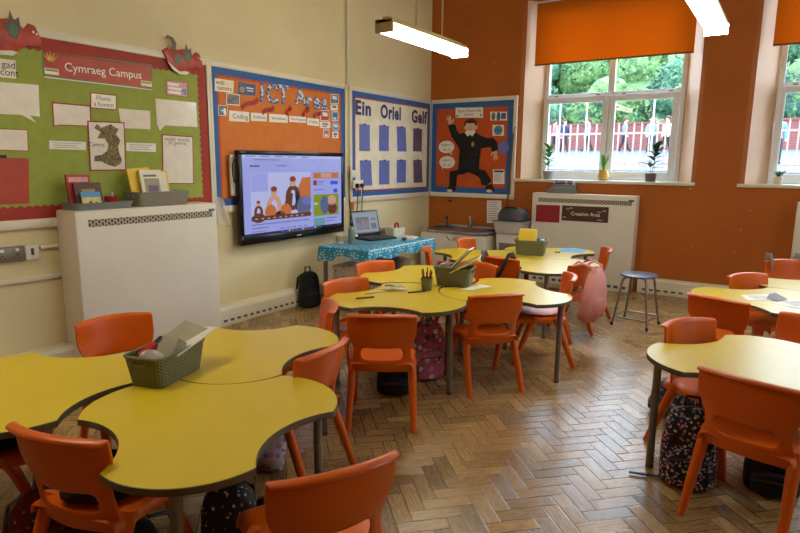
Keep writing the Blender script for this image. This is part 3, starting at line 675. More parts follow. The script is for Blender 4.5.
# the stuffed uniform dummy pinned to the board
t = thing('uniform_dummy', 'cut-out boy dummy in black school uniform on the orange board', 'dummy', (0, -.018, 0), rot=ROT_B)
JP = [(.599, 2.045), (.697, 1.996), (.772, 2.041), (.841, 1.995), (.936, 1.962), (1.052, 1.958), (1.11, 1.896), (1.128, 1.792), (1.083, 1.772), (1.037, 1.765), (1.03, 1.824), (.976, 1.834), (.859, 1.815), (.855, 1.729), (.847, 1.682), (.524, 1.682), (.528, 1.794), (.455, 1.903), (.383, 1.99), (.323, 2.143), (.378, 2.172), (.443, 2.157), (.457, 2.085), (.506, 2.02)]
o = G().puff(JP, 0, .03, 'uniform', inset=.02).obj('jumper', t)
G().poly(ell(.745, 1.875, .025, .035, 12), .032, 'gold').obj('badge', o, smooth=0)
TP = [(.516, 1.70), (.842, 1.70), (.838, 1.518), (.941, 1.503), (.991, 1.429), (1.048, 1.356), (.961, 1.289), (.894, 1.298), (.862, 1.394), (.788, 1.436), (.666, 1.477), (.58, 1.443), (.489, 1.435), (.473, 1.258), (.36, 1.246), (.366, 1.483), (.504, 1.507)]
G().puff(TP, 0, .022, 'uniform', inset=.014).obj('trousers', t)
G().prism([(.61, 2.04), (.64, 2.07), (.75, 2.07), (.775, 2.04), (.735, 1.985), (.69, 2.015), (.655, 1.985)], .005, .033, 'ink_white').obj('collar', t)
h = G(); h.puff(ell(.692, 2.125, .088, .10, 24), 0, .028, 'skin', inset=.02)
h.puff(ell(.782, 2.115, .018, .03, 10), 0, .015, 'skin', inset=.006); h.puff(ell(.602, 2.115, .018, .03, 10), 0, .015, 'skin', inset=.006)
h.puff(ell(.695, 2.112, .014, .02, 10), .026, .01, 'skin', inset=.006)
for sx in (-.036, .036): h.poly(ell(.692 + sx, 2.132, .013, .009, 10), .0295, 'ink_white'); h.poly(ell(.692 + sx, 2.132, .006, .007, 8), .0298, 'ink')
h.poly(ell(.695, 2.072, .03, .008, 12), .0295, 'red_card')
hd = h.obj('head', t)
G().puff([(.60, 2.13), (.592, 2.175), (.62, 2.215), (.67, 2.238), (.73, 2.238), (.772, 2.205), (.788, 2.165), (.782, 2.13), (.762, 2.165), (.72, 2.172), (.68, 2.165), (.64, 2.178), (.615, 2.165)], .004, .034, 'hair', inset=.008).obj('hair', hd)
def hand(cx, cy, ang, flip):
    g = G(); c, s = math.cos(ang), math.sin(ang)
    def T(a, b): return (cx + a * c - b * s, cy + a * s + b * c)
    g.puff([T(*p) for p in ell(0, .02, .034, .042, 16)], .004, .012, 'skin', inset=.006)
    for k, (a, L) in enumerate(((-24, .07), (-8, .082), (7, .078), (22, .062))):
        r = R(a); b = (.028 * math.sin(-r) * 1.3, .05); tip = (b[0] - L * math.sin(r) * 1.0, b[1] + L * math.cos(r))
        g.tube([(*T(*b), .009), (*T((b[0] + tip[0]) / 2, (b[1] + tip[1]) / 2), .011), (*T(*tip), .009)], [.010, .009, .006], 'skin', 8)
    g.tube([(*T(flip * .026, .01), .009), (*T(flip * .06, .035), .011), (*T(flip * .072, .06), .009)], [.011, .010, .007], 'skin', 8)
    return g.obj('hand', t)
hand(.365, 2.17, R(22), 1); hand(1.085, 1.775, R(190), 1)
for sp, k in (([(.335, 1.182), (.40, 1.176), (.458, 1.197), (.474, 1.252), (.352, 1.246)], -1), ([(.957, 1.285), (1.054, 1.313), (1.10, 1.218), (1.036, 1.192), (.976, 1.197)], 1)):
    s = sp if k < 0 else sp[::-1]
    o = G().puff(s, 0, .03, 'black_cloth', inset=.008).obj('shoe', t)
    cx = sum(p[0] for p in s) / 5; b = min(p[1] for p in s)
    G().puff(ell(cx + k * .012 - .01, b + .022, .05, .024, 16), .006, .03, 'ink_white', inset=.008).obj('toe_cap', o)

# ------------------------------------------------------------------ wall screen
tv = thing('interactive_screen', 'large black framed interactive screen showing a web page', 'screen', (.06, -3.065, .765), rot=ROT_L)
g = G(); W2, HT = .815, .945
g.b2(-W2, W2, 0, HT, 0, .06, 'black_gloss', .012); g.obj('housing', tv)
g = G(); z = .0605; bx, by0, by1 = W2 - .045, .085, HT - .045
for a, b, c, d in ((-W2 + .004, W2 - .004, 0.004, by0), (-W2 + .004, W2 - .004, by1, HT - .004), (-W2 + .004, -bx, by0, by1), (bx, W2 - .004, by0, by1)): g.b2(a, b, c, d, .058, .066, 'black_gloss', .002)
g.rect(-W2 + .03, HT - .026, -W2 + .09, HT - .016, .0665, 'ink_grey'); g.rect(-.02, .03, .05, .04, .0665, 'ink_white'); g.rect(-W2 + .01, .06, -W2 + .018, .10, .0665, 'ink_grey'); g.rect(-W2 + .022, .06, -W2 + .028, .10, .0665, 'ink_grey'); g.obj('bezel', tv)
g = G(); SW, SH = 2 * bx, by1 - by0
def S(x0, y0, x1, y1, m, k=1): g.rect(-bx + x0 * SW, by1 - y1 * SH, -bx + x1 * SW, by1 - y0 * SH, .0606 + .0001 * k, 's_' + m)
def SP(pts, m, k=2): 
    q = [(-bx + x * SW, by1 - y * SH) for x, y in pts]
    if sum(q[i][0] * q[(i + 1) % len(q)][1] - q[(i + 1) % len(q)][0] * q[i][1] for i in range(len(q))) < 0: q = q[::-1]
    g.poly(q, .0606 + .0001 * k, 's_' + m)
def SE(cx, cy, rx, ry, m, k=3): SP([(cx + rx * math.cos(2 * PI * i / 20), cy + ry * math.sin(2 * PI * i / 20)) for i in range(20)], m, k)
S(0, 0, 1, 1, 'page', 0); S(0, 0, 1, .035, 'white'); S(.0, .035, 1, .075, 'page')
for i in range(5): S(.03 + .13 * i, .01, .11 + .13 * i, .022, 'grey', 2)
S(.10, .052, .34, .062, 'grey', 2); S(.07, .125, .09, .145, 'dark', 2); S(.095, .128, .15, .143, 'dark', 2); S(.30, .125, .40, .138, 'grey', 2); S(.74, .125, .76, .138, 'grey', 2)
S(.065, .215, .645, .815, 'white', 1); S(.07, .22, .22, .45, 'page', 2)
# generic picture: three plain figures in front of a hillside
SP([(.645, .29), (.645, .62), (.45, .66), (.52, .40), (.58, .22), (.645, .215)], 'orange', 2); SP([(.56, .215), (.645, .215), (.645, .28), (.565, .29)], 'white', 3)
for cx, cy, k in ((.13, .60, .55), (.275, .46, 1.0), (.46, .34, 1.05)):
    SE(cx, cy + .20 * k, .072 * k, .16 * k, 'tan' if k == 1.0 else 'brown', 3); SE(cx, cy, .03 * k, .06 * k, 'tan', 4); SE(cx, cy - .035 * k, .03 * k, .035 * k, 'red', 5); SE(cx, cy + .2 * k, .028 * k, .10 * k, 'white', 5)
SP([(.41, .45), (.36, .70), (.44, .72), (.46, .5)], 'brown', 6); SP([(.50, .45), (.55, .70), (.49, .72), (.48, .5)], 'dark', 6)
for cx in (.24, .385): SE(cx, .72, .055, .10, 'orange', 7)
SE(.13, .78, .06, .06, 'brown', 6); SE(.33, .76, .05, .05, 'dark', 7); SE(.57, .68, .075, .14, 'slate', 7); SE(.60, .60, .05, .06, 'grey', 8); S(.065, .76, .645, .815, 'brown', 8)
for i in range(9): S(.10 + .055 * i, .785, .12 + .055 * i, .797, 'white', 9)
S(.675, .225, .965, .305, 'orange', 2); S(.76, .235, .88, .295, 'tan', 3); S(.675, .33, .715, .40, 'red', 2); S(.725, .345, .79, .36, 'grey', 2); S(.725, .38, .78, .39, 'grey', 2); S(.87, .345, .955, .395, 'blue', 2); S(.905, .46, .95, .515, 'blue', 2); S(.68, .455, .80, .468, 'grey', 2)
S(.675, .53, .965, .83, 'green', 2); SE(.80, .68, .05, .13, 'slate', 3); SE(.885, .62, .05, .075, 'tan', 3); SE(.89, .74, .055, .08, 'brown', 3); S(.68, .64, .72, .67, 'white', 3)
S(.675, .86, .80, .97, 'teal', 2); S(.815, .865, .945, .88, 'grey', 2); S(.815, .905, .90, .917, 'grey', 2)
for i, w in enumerate((.62, .17)): S(.065, .855 + .045 * i, .065 + w * .9, .868 + .045 * i, 'grey', 2)
for i in range(5): S(.33 + .06 * i, .935, .365 + .06 * i, .948, 'grey', 2)
S(.065, .945, .20, .955, 'grey', 2); S(0, .968, 1, 1.0, 'taskbar', 3)
for i in range(11): S(.34 + .034 * i, .975, .36 + .034 * i, .992, ['grey', 'blue', 'white', 'orange'][i % 4], 4)
g.obj('screen', tv, smooth=0)
G().tube([(-W2 - .002, .62, .03), (-W2 - .03, .64, .03), (-W2 - .045, .70, .03), (-W2 - .045, .80, .03), (-W2 - .03, .86, .03), (-W2 - .002, .88, .03)], .009, 'black', 8).obj('carry_handle', tv)
G().b2(-W2 - .045, -W2 + .12, .50, .90, -.022, -.002, 'heater', .004).obj('wall_bracket', tv); G().b2(W2 - .3, W2 - .1, .3, .8, -.022, -.002, 'heater', .004).obj('wall_bracket', tv)

# sockets and cables right of the screen
t = thing('wall_socket', 'white double socket with two black plugs beside the screen', 'socket', (.048, -1.90, 1.33), rot=ROT_L)
G().b2(-.10, .10, -.05, .05, 0, .035, 'socket_white', .006).obj('plate', t)
for sx in (-.05, .05):
    p = G().box((sx, -.015, .055), (.045, .05, .04), 'black', bev=.01).obj('plug', t)
    G().tube([(sx, -.035, .06), (sx, -.10, .065), (sx + .01, -.22, .045), (sx + .02, -.5, .025), (sx - .05, -.62, .05)], .006, 'black', 6).obj('cable', p)
t = thing('wall_socket', 'small white socket box above the double socket beside the screen', 'socket', (.048, -2.0, 1.46), rot=ROT_L)
G().b2(-.045, .045, -.045, .045, 0, .03, 'socket_white', .006).obj('plate', t); G().b2(-.015, .015, -.02, .02, .031, .036, 'socket_white', .002).obj('rocker', t)
tag(G().tube([(.06, -2.055, 1.55), (.055, -2.06, 1.2), (.05, -2.03, .95), (.06, -2.05, .72)], .007, 'black', 6).obj('cable', None), 'black cable hanging down the wall right of the screen', 'cable')
tag(G().tube([(.055, -1.80, 1.255), (.052, -1.79, 1.1), (.05, -1.83, .95), (.06, -1.84, .74)], .006, 'socket_white', 6).obj('cable', None), 'white cable hanging behind the laptop', 'cable')
tag(G().b2(.001, .04, -1.97, -1.93, 1.0, 1.1, 'orange_paper', .006).b2(.001, .045, -1.965, -1.935, .75, 1.0, 'socket_white', .006).obj('cable_trunking', None), 'short white cable trunking below the double socket', 'trunking')
# left wall switch gear
t = thing('wall_socket', 'grey metal double socket at the left edge', 'socket', (.002, -5.935, .93), rot=ROT_L)
G().b2(-.10, .10, -.055, .055, 0, .035, 'switch_grey', .006).obj('plate', t)
for sx in (-.05, .05):
    G().b2(sx - .012, sx + .012, .02, .04, .0355, .04, 'ink_white', .002).obj('rocker', t)
    G().b2(sx - .004, sx + .004, -.012, .0, .0354, .0365, 'black').b2(sx - .022, sx - .01, -.03, -.024, .0354, .0365, 'black').b2(sx + .01, sx + .022, -.03, -.024, .0354, .0365, 'black').obj('pin_slots', t, smooth=0)
t = thing('wall_socket', 'white fused outlet beside the grey double socket', 'socket', (.002, -5.782, .93), rot=ROT_L)
G().b2(-.046, .046, -.055, .055, 0, .032, 'socket_white', .006).obj('plate', t)
G().b2(-.01, .01, -.02, .03, .0325, .036, 'dark_grey', .002).obj('rocker', t)

# ------------------------------------------------------------------ convector heaters
def heater(label, wall, u0, u1, h, d0, d1, grille_z, kick):
    w = u1 - u0; cu = (u0 + u1) / 2
    t = thing('convector_heater', label, 'heater', (d0, cu, 0) if wall == 'L' else (cu, -d0, 0), rot=ROT_L if wall == 'L' else ROT_B)
    d = d1 - d0
    g = G(); g.b2(-w / 2, w / 2, .0, h, 0, d, 'heater', .014); k = -w / 2 + .06
    while k < w / 2 - .08: g.rect(k, .045, k + .055, .08, d + .0015, 'grille_dark'); k += .09
    g.obj('casing', t)
    g = G(); gh = .055; n = 1
    g.add([(-w / 2 + .09, grille_z - gh / 2, d + .0015), (w / 2 - .05, grille_z - gh / 2, d + .0015), (w / 2 - .05, grille_z + gh / 2, d + .0015), (-w / 2 + .09, grille_z + gh / 2, d + .0015)], [(0, 1, 2, 3)], 'grille', None, [(0, 0), (w - .14, 0), (w - .14, gh), (0, gh)])
    g.obj('grille', t, smooth=0)
    G().rect(w / 2 - .09, h - .07, w / 2 - .025, h - .05, d + .0015, 'navy_card' if wall == 'L' else 'ink').obj('badge', t, smooth=0)
    return t
heater('tall cream convector heater under the green board', 'L', -5.60, -4.325, 1.23, .042, .315, 1.135, True)
heater('wide cream convector heater under the left window', 'B', 1.735, 3.075, 1.222, .004, .205, 1.13, True)
heater('cream convector heater cut by the right edge of the photo', 'B', 4.72, 6.0, 1.222, .004, .205, 1.13, True)
def onheater(name, label, cat, x0, x1, z0, z1, m, border, fn):
    pts = [(x0, z1), (x1, z1 + .004), (x1, z0 + .002), (x0, z0)]
    return pin('B', name, label, cat, pts, m, border, .94, fn, d=.2085)
onheater('poster', 'plain maroon sheet on the heater front', 'poster', 1.80, 2.125, .835, 1.062, 'maroon', None, None)
def areafn(g, W, H, z):
    g.text('Creative Area', .03 * W, -.05 * H, .066, z, 'ink_white', .004)
    for x, y in ((-.75, .55), (-.6, .68), (.62, .3), (.82, .5), (-.88, -.55)): g.poly(ell(x * W, y * H, .028, .011, 10), z, 'card_grey')
    g.rect(W * .55, -H * .72, W * .78, -H * .66, z, 'ink_white')
onheater('sign', 'dark brown Creative Area sign on the heater front', 'sign', 2.155, 2.752, .872, 1.068, 'book_brown', 'ink', areafn)

# things on the left heater
def crate(g, L, W, H, m, taper=.9, th=.006, rc=.03, z0=0.0, n=6, uvm=None):
    def ring(l, w, r):
        P = []
        for cx, cy, a0 in ((l / 2 - r, w / 2 - r, 0), (-l / 2 + r, w / 2 - r, 90), (-l / 2 + r, -w / 2 + r, 180), (l / 2 - r, -w / 2 + r, 270)):
            for k in range(n + 1): a = R(a0 + 90 * k / n); P.append((cx + r * math.cos(a), cy + r * math.sin(a)))
        return P
    b = ring(L * taper, W * taper, rc); tp = ring(L, W, rc); N = len(b)
    per = [0]
    for i in range(N): per.append(per[-1] + (Vector(tp[(i + 1) % N]) - Vector(tp[i])).length)
    lv = [(0, 0), (.02, .0), (.25, .25), (.5, .5), (.75, .75), (1, 1)]
    def at(k): return [((1 - k) * p[0] + k * q[0], (1 - k) * p[1] + k * q[1]) for p, q in zip(b, tp)]
    for (k0, _), (k1, _) in zip(lv[1:-1], lv[2:]):
        A, B = at(k0), at(k1)
        for i in range(N):
            j = (i + 1) % N; q = [(*A[i], z0 + H * k0), (*A[j], z0 + H * k0), (*B[j], z0 + H * k1), (*B[i], z0 + H * k1)]
            g.add(q, [(0, 1, 2, 3)], m, None, [(per[i], k0 * H), (per[i + 1], k0 * H), (per[i + 1], k1 * H), (per[i], k1 * H)])
    C, D = at(.02), at(1); s = 1 - 2 * th / min(L, W)
    for i in range(N):   # inside wall
        j = (i + 1) % N
        q = [(C[i][0] * s, C[i][1] * s, z0 + th), (C[j][0] * s, C[j][1] * s, z0 + th), (D[j][0] * s, D[j][1] * s, z0 + H), (D[i][0] * s, D[i][1] * s, z0 + H)]
        g.add(q, [(3, 2, 1, 0)], m, None, [(per[i], 0), (per[i + 1], 0), (per[i + 1], H), (per[i], H)])
    g.add([(*p, z0) for p in C], [tuple(range(N))[::-1]], m, None, [(0, 0)] * N)
    g.add([(p[0] * s, p[1] * s, z0 + th) for p in C], [tuple(range(N))], m, None, [(0, 0)] * N)
    return ring
def rim_loop(ring, L, W, rc, z, r, m, g): 
    P = ring(L, W, rc); g.tube([(*p, z) for p in P] + [(*P[0], z)], r, m, 6, caps=False)
def basket(name, label, loc, rz, L, W, H, weave, plain, taper=.86, group=None):
    t = thing(name, label, 'basket', loc, rz, group)
    g = G(); ring = crate(g, L, W, H, weave, taper); g.obj('body', t, smooth=50)
    g = G(); rim_loop(ring, L, W, .03, H, .006, plain, g); g.obj('rim', t)
    for sx in (-1, 1):
        g = G(); g.tube([(sx * (L / 2 + .001), -.035, H - .012), (sx * (L / 2 - .002), -.03, H - .035), (sx * (L / 2 - .002), .03, H - .035), (sx * (L / 2 + .001), .035, H - .012)], .006, plain, 6); g.obj('handle', t)
    return t
def book(name, label, loc, rz, tilt, w, h, th, m, page='paper', deco=None, cat='book', group=None, lean=0.0):
    """standing book or folder: local x width, z height, y thickness; tilted back about x"""
    t = thing(name, label, cat, loc, group=group, rot=(tilt, lean, rz))
    g = G(); g.b2(-w / 2, w / 2, -th / 2, -th / 2 + .002, 0, h, m); g.b2(-w / 2, w / 2, th / 2 - .002, th / 2, 0, h, m); g.b2(-w / 2, -w / 2 + .002, -th / 2, th / 2, 0, h, m)
    if deco: deco(g, w, h, -th / 2 - .0006)
    g.obj('cover', t, smooth=0)
    G().b2(-w / 2 + .003, w / 2 - .003, -th / 2 + .0022, th / 2 - .0022, .003, h - .003, page).obj('pages', t, smooth=0)
    return t
def fr(x0, x1, z0, z1, m):
    def f(g, w, h, y): g.add([(x0 * w / 2, y, z0 * h), (x1 * w / 2, y, z0 * h), (x1 * w / 2, y, z1 * h), (x0 * w / 2, y, z1 * h)], [(0, 1, 2, 3)], m)
    return f
def seq(*fs):
    def f(g, w, h, y):
        for i, q in enumerate(fs): q(g, w, h, y - .0004 * i)
    return f
HZ = 1.2305
ty = -5.35
t = thing('tray', 'low grey plastic tray of books on the left heater', 'tray', (.185, ty, HZ), PI / 2)
g = G(); ring = crate(g, .47, .22, .05, 'cool_grey', .93); g.obj('body', t, smooth=50)
g = G(); rim_loop(ring, .47, .22, .03, .05, .005, 'cool_grey', g); g.obj('rim', t)
book('book', 'tall red patterned book at the back of the grey tray', (.165, -5.46, HZ + .008), PI / 2, R(-9), .18, .255, .016, 'book_red', deco=seq(fr(-.8, .8, .78, .92, 'pink_card')))
book('book', 'dark brown book leaning in front of the red patterned one', (.205, -5.415, HZ + .008), PI / 2, R(-12), .21, .195, .016, 'book_brown', deco=seq(fr(-.5, .5, .6, .75, 'card_grey'), fr(.4, .8, .1, .5, 'red_card')))
book('book', 'small picture book at the front of the grey tray', (.245, -5.42, HZ + .008), PI / 2, R(-14), .145, .125, .01, 'book_pic', deco=seq(fr(-1, 1, .68, 1, 'sky_card'), fr(-.3, -.05, .25, .45, 'book_brown'), fr(.3, .6, .2, .4, 'ink_grey')))
t = thing('pot', 'small red plastic pot in the grey tray', 'pot', (.175, -5.235, HZ + .007))
G().lathe([(.036, 0), (.05, .085), (.046, .085), (.034, .006), (0, .006)], 'red_gloss').obj('body', t)
G().tube([(0, 0, .01), (.012, .01, .115)], .007, 'pale_pink', 6).obj('pencil', t)
basket('storage_basket', 'grey perforated basket of books on the left heater', (.19, -4.83, HZ), PI / 2, .49, .23, .115, 'weave_grey', 'grey_plastic', .9)
book('book', 'yellow backed book at the left in the perforated basket', (.16, -4.93, HZ + .012), PI / 2, R(-10), .2, .30, .02, 'book_yellow', lean=R(-4))
book('book', 'white book with a picture in the perforated basket', (.205, -4.865, HZ + .012), PI / 2, R(-12), .2, .285, .014, 'book_white', deco=seq(fr(-.7, .7, .35, .75, 'card_grey'), fr(-.4, .5, .36, .55, 'violet_dark'), fr(-.7, .5, .8, .86, 'dragon_green')))
book('book', 'yellow edged book at the right in the perforated basket', (.135, -4.735, HZ + .012), PI / 2, R(-10), .14, .275, .026, 'book_yellow', deco=fr(-.9, .75, .05, .95, 'book_white'))
g = G(); g.grid(lambda u, v: (.012 * math.sin(7 * u + 3 * v), (u - .5) * (.20 - .12 * v) , (v - 1) * .26 + .03 * math.sin(4 * u)), [i / 8 for i in range(9)], [i / 8 for i in range(9)], 'clear')
tag(g.obj('plastic_wallet', None, (.10, -4.10, 1.24), (0, 0, R(-25)), smooth=60, mods=subsurf(.001, 1)), 'crumpled clear plastic wallet hanging beside the left heater', 'wallet')
# pencil caddy on the back heater
t = thing('pencil_caddy', 'grey caddy full of coloured pencils on the back heater', 'caddy', (2.11, -.105, 1.2225))
g = G(); crate(g, .40, .16, .05, 'cool_grey', .95); g.obj('tray', t, smooth=50)
g = G(); g.b2(-.13, .16, .0, .06, .006, .115, 'cool_grey', .006); g.b2(-.15, .15, -.05, -.005, .006, .08, 'cool_grey', .006); g.obj('compartments', t)
for k in range(16):
    x = -.12 + .018 * k; a = random.uniform(-.25, .25)
    tag_m = random.choice(['red_gloss', 'paper', 'ink', 'pink_card', 'blue_border', 'book_brown'])
    G().tube([(x, .03, .10), (x + a * .06, .03, .165)], .0045, tag_m, 6).obj('pencil', t)

# ------------------------------------------------------------------ pendant lamps
def lamp(label, x, y0, y1, rods, z=2.60):
    t = thing('pendant_light', label, 'light', (x, (y0 + y1) / 2, z), group=None)
    L = (y1 - y0) / 2
    G().b2(-.075, .075, -L, L, .065, .095, 'lamp_metal', .006).b2(-.035, .035, -L + .03, L - .03, .094, .12, 'lamp_metal', .006).obj('housing', t)
    g = G(); prof = [(-.072, .066), (-.078, .045), (-.055, .0), (.055, .0), (.078, .045), (.072, .066)]
    vs = [(a, -L + .025, b) for a, b in prof] + [(a, L - .025, b) for a, b in prof]; n = 6
    g.add(vs, [(i, (i + 1) % n, n + (i + 1) % n, n + i) for i in range(n)] + [tuple(range(n)), tuple(range(n, 12))[::-1]], 'diffuser'); g.obj('diffuser', t, smooth=0)
    for s in (-1, 1): G().b2(-.082, .082, s * L - .012 - s * .012, s * L + .012 - s * .012, -.004, .098 if s < 0 else .07, 'lamp_metal' if s < 0 else 'diffuser', .004).obj('end_cap', t)
    for ry in rods: G().tube([(0, ry, .118), (0, ry, HC - z)], .008, 'lamp_metal', 8).obj('rod', t)
    return t
lamp('lit tube pendant lamp hanging in front of the left wall', 1.87, -3.93, -2.65, (-.16, .28))
lamp('lit tube pendant lamp cut by the top edge of the photo', 4.03, -3.85, -2.53, (-.25, .25))
ADDED_LAMPS = [(1.87, -7.0)]  # unseen pendant added to raise the light over the near tables
for i, (x, y) in enumerate(ADDED_LAMPS):
    lamp(['lit tube pendant lamp above the near left table group, outside the photo', 'lit tube pendant lamp above the camera, outside the photo', 'lit tube pendant lamp over the right tables, outside the photo', 'lit tube pendant lamp behind the right tables, outside the photo'][i], x, y - .65, y + .65, (-.25, .25))

# ------------------------------------------------------------------ tables
TZ = .625
def outline(n=18, rl=.529, rc=.487, rd=.327, ha=R(30)):
    def arc(P, Q, S):
        A = [Vector(P), Vector(Q), Vector(S)]
        d = 2 * (A[0].x * (A[1].y - A[2].y) + A[1].x * (A[2].y - A[0].y) + A[2].x * (A[0].y - A[1].y))
        q = [a.length_squared for a in A]
        c = Vector(((q[0] * (A[1].y - A[2].y) + q[1] * (A[2].y - A[0].y) + q[2] * (A[0].y - A[1].y)) / d, (q[0] * (A[2].x - A[1].x) + q[1] * (A[0].x - A[2].x) + q[2] * (A[1].x - A[0].x)) / d))
        r = (A[0] - c).length; an = [math.atan2(a.y - c.y, a.x - c.x) for a in A]
        d1 = (an[1] - an[0] + PI) % (2 * PI) - PI; d2 = (an[2] - an[1] + PI) % (2 * PI) - PI
        return [(c.x + r * math.cos(an[0] + (d1 + d2) * k / n), c.y + r * math.sin(an[0] + (d1 + d2) * k / n)) for k in range(n)]
    pl = lambda r, a: (r * math.cos(a), r * math.sin(a)); P = []
    for k in range(3):
        a = k * 2 * PI / 3
        P += arc(pl(rc, a - ha), pl(rl, a), pl(rc, a + ha)); P += arc(pl(rc, a + ha), pl(rd, a + PI / 3), pl(rc, a + 2 * PI / 3 - ha))
    return P
def make_table(label):
    t = thing('classroom_table', label, 'table')
    P = outline(); top = [(a * .9945, b * .9945) for a, b in P]; n = len(P)
    G().prism(top, TZ - .024, TZ, 'yellow', 'edge').obj('tabletop', t, smooth=0)
    g = G()
    vs = [(*p, TZ - .026) for p in P] + [(*p, TZ - .0015) for p in P] + [(*p, TZ - .0003) for p in top] + [(*p, TZ - .026) for p in [(a * .99, b * .99) for a, b in P]]
    fs = []
    for i in range(n):
        j = (i + 1) % n; fs += [(i, j, n + j, n + i), (n + i, n + j, 2 * n + j, 2 * n + i), (3 * n + i, 3 * n + j, j, i)]
    g.add(vs, fs, 'edge').obj('edge_band', t, smooth=50)
    for k in range(3):
        a = k * 2 * PI / 3; x, y = .475 * math.cos(a), .475 * math.sin(a)
        l = G().tube([(x, y, .012), (x, y, TZ - .026)], .0195, 'leg_grey', 14).obj('leg', t)
        G().lathe([(.0205, 0), (.0205, .02), (.0195, .024)], 'edge', (x, y, 0), 14).obj('foot', l)
    g = G()
    for k in range(3):
        a, b = k * 2 * PI / 3, (k + 1) * 2 * PI / 3
        g.tube([(.42 * math.cos(a), .42 * math.sin(a), TZ - .045), (.22 * math.cos(a), .22 * math.sin(a), TZ - .045), (0, 0, TZ - .045)], .016, 'leg_grey', 8)
    g.obj('underframe', t)
    return t
GR = .495
def grp(cx, cy, a): return [(cx + GR * math.cos(R(a + 30 + 120 * k)), cy + GR * math.sin(R(a + 30 + 120 * k))) for k in range(3)]
near, mid_, far = [(2.822, -6.480), (2.285, -5.812), (1.935, -6.655)], [(2.853, -3.665), (1.977, -3.515), (2.303, -4.324)], grp(2.33, -1.93, 48.5)
rf = grp(5.0016, -2.503, -57.3)
rn = grp(4.876, -4.106, -36.9)
TAB = [(near[0], -51.2, 'yellow scalloped table nearest the camera, left of centre', 'near table cluster'), (near[1], -51.2, 'yellow scalloped table behind the nearest one, under the basket', 'near table cluster'), (near[2], -51.2, 'yellow scalloped table cut by the left edge of the photo', 'near table cluster'),
       (mid_[2], -9.3, 'yellow scalloped table with the pencil pot, front of middle cluster', 'middle table cluster'), (mid_[0], -9.3, 'yellow scalloped table at the right of the middle cluster', 'middle table cluster'), (mid_[1], -9.3, 'yellow scalloped table at the back of the middle cluster', 'middle table cluster'),
       (far[2], 48.5, 'yellow scalloped table at the front of the furthest cluster', 'far table cluster'), (far[0], 48.5, 'yellow scalloped table nearest the back heater', 'far table cluster'), (far[1], 48.5, 'yellow scalloped table nearest the sink', 'far table cluster'),
       (rn[2 - 0], -36.9, '', ''), (rf[2], -57.3, 'yellow scalloped table with loose papers at the right', 'right hand tables'), (rf[1], -57.3, 'furthest yellow scalloped table at the right edge', 'right hand tables')]
# nearest right-hand table stands on its own in view
TAB[9] = ((4.585, -4.494), -36.9, 'yellow scalloped table nearest the camera on the right', 'right hand tables')
T0 = make_table(TAB[0][2]); T0['group'] = TAB[0][3]; T0.location = (*TAB[0][0], 0); T0.rotation_euler = (0, 0, R(TAB[0][1]))
for c, a, lb, gp in TAB[1:]: dup(T0, (*c, 0), R(a), lb, gp)

# ------------------------------------------------------------------ chairs
def make_chair(label):
    t = thing('school_chair', label, 'chair')
    zs = [.345, .36, .392, .424, .502, .528, .582, .625, .67, .712, .722, .719, .708]
    hw = [.178, .188, .188, .180, .174, .184, .207, .209, .209, .208, .207, .207, .206]
    lip = [0, 0, 0, 0, 0, 0, 0, 0, 0, 0, -.004, -.030, -.036]
    us = [-1, -.97, -.86, -.74, -.5, -.25, 0, .25, .5, .74, .86, .97, 1]
    def bf(u, v):
        i = min(int(v), len(zs) - 2); f = v - i; z = zs[i] * (1 - f) + zs[i + 1] * f; w = hw[i] * (1 - f) + hw[i + 1] * f
        k = max(0, min(1, (z - .36) / .36)); y = -.185 - .062 * k - .01 * math.sin(k * PI)
        y += .052 * abs(u) ** 2.2 + lip[i] * (1 - f) + lip[i + 1] * f
        zz = z + (.012 * (1 - u * u) - .012) * (1 if z > .6 else 0) - (0.016 * abs(u) ** 4 if i < 2 else 0)
        if zs[3] - 1e-6 <= z <= zs[4] + 1e-6 and abs(u) > .7: w *= .985
        return (u * w, y, zz)
    vi = list(range(len(zs)))
    g = G(); g.grid(bf, us, vi, 'orange', skip=lambda i, j: j == 3 and 3 <= i <= 8)
    g.obj('backrest', t, smooth=50, mods=subsurf(.014, 1, 0))
    ys = [-.192, -.165, -.12, -.05, .03, .10, .16, .195, .212, .214]
    ux = [-1, -.995, -.93, -.8, -.45, 0, .45, .8, .93, .995, 1]
    def sf(u, i):
        y = ys[int(i)]; w = .196 + .012 * min(1, max(0, (y + .19) / .3)); z = .405 - .010 * (1 - u * u) * math.exp(-((y + .03) / .12) ** 2)
        if int(i) == 7: z -= .006
        if int(i) == 8: z -= .022
        if int(i) == 9: z -= .045
        if abs(u) > .99: z -= .028 if abs(u) < 1 else .05
        elif abs(u) > .9: z -= .004
        return (u * w, y, z)
    g = G(); g.grid(sf, ux, list(range(len(ys))), 'orange'); g.obj('seat', t, smooth=50, mods=subsurf(.012, 1, -1))
    for sx in (-1, 1):
        G().tube([(sx * .180, .045, .398), (sx * .188, .085, .33), (sx * .196, .150, .16), (sx * .200, .208, 0)], [.027, .025, .0215, .0185], 'orange', 10).obj('leg', t)
        G().tube([(sx * .176, -.105, .400), (sx * .184, -.140, .33), (sx * .194, -.205, .16), (sx * .198, -.268, 0)], [.029, .026, .022, .0185], 'orange', 10).obj('leg', t)
    return t
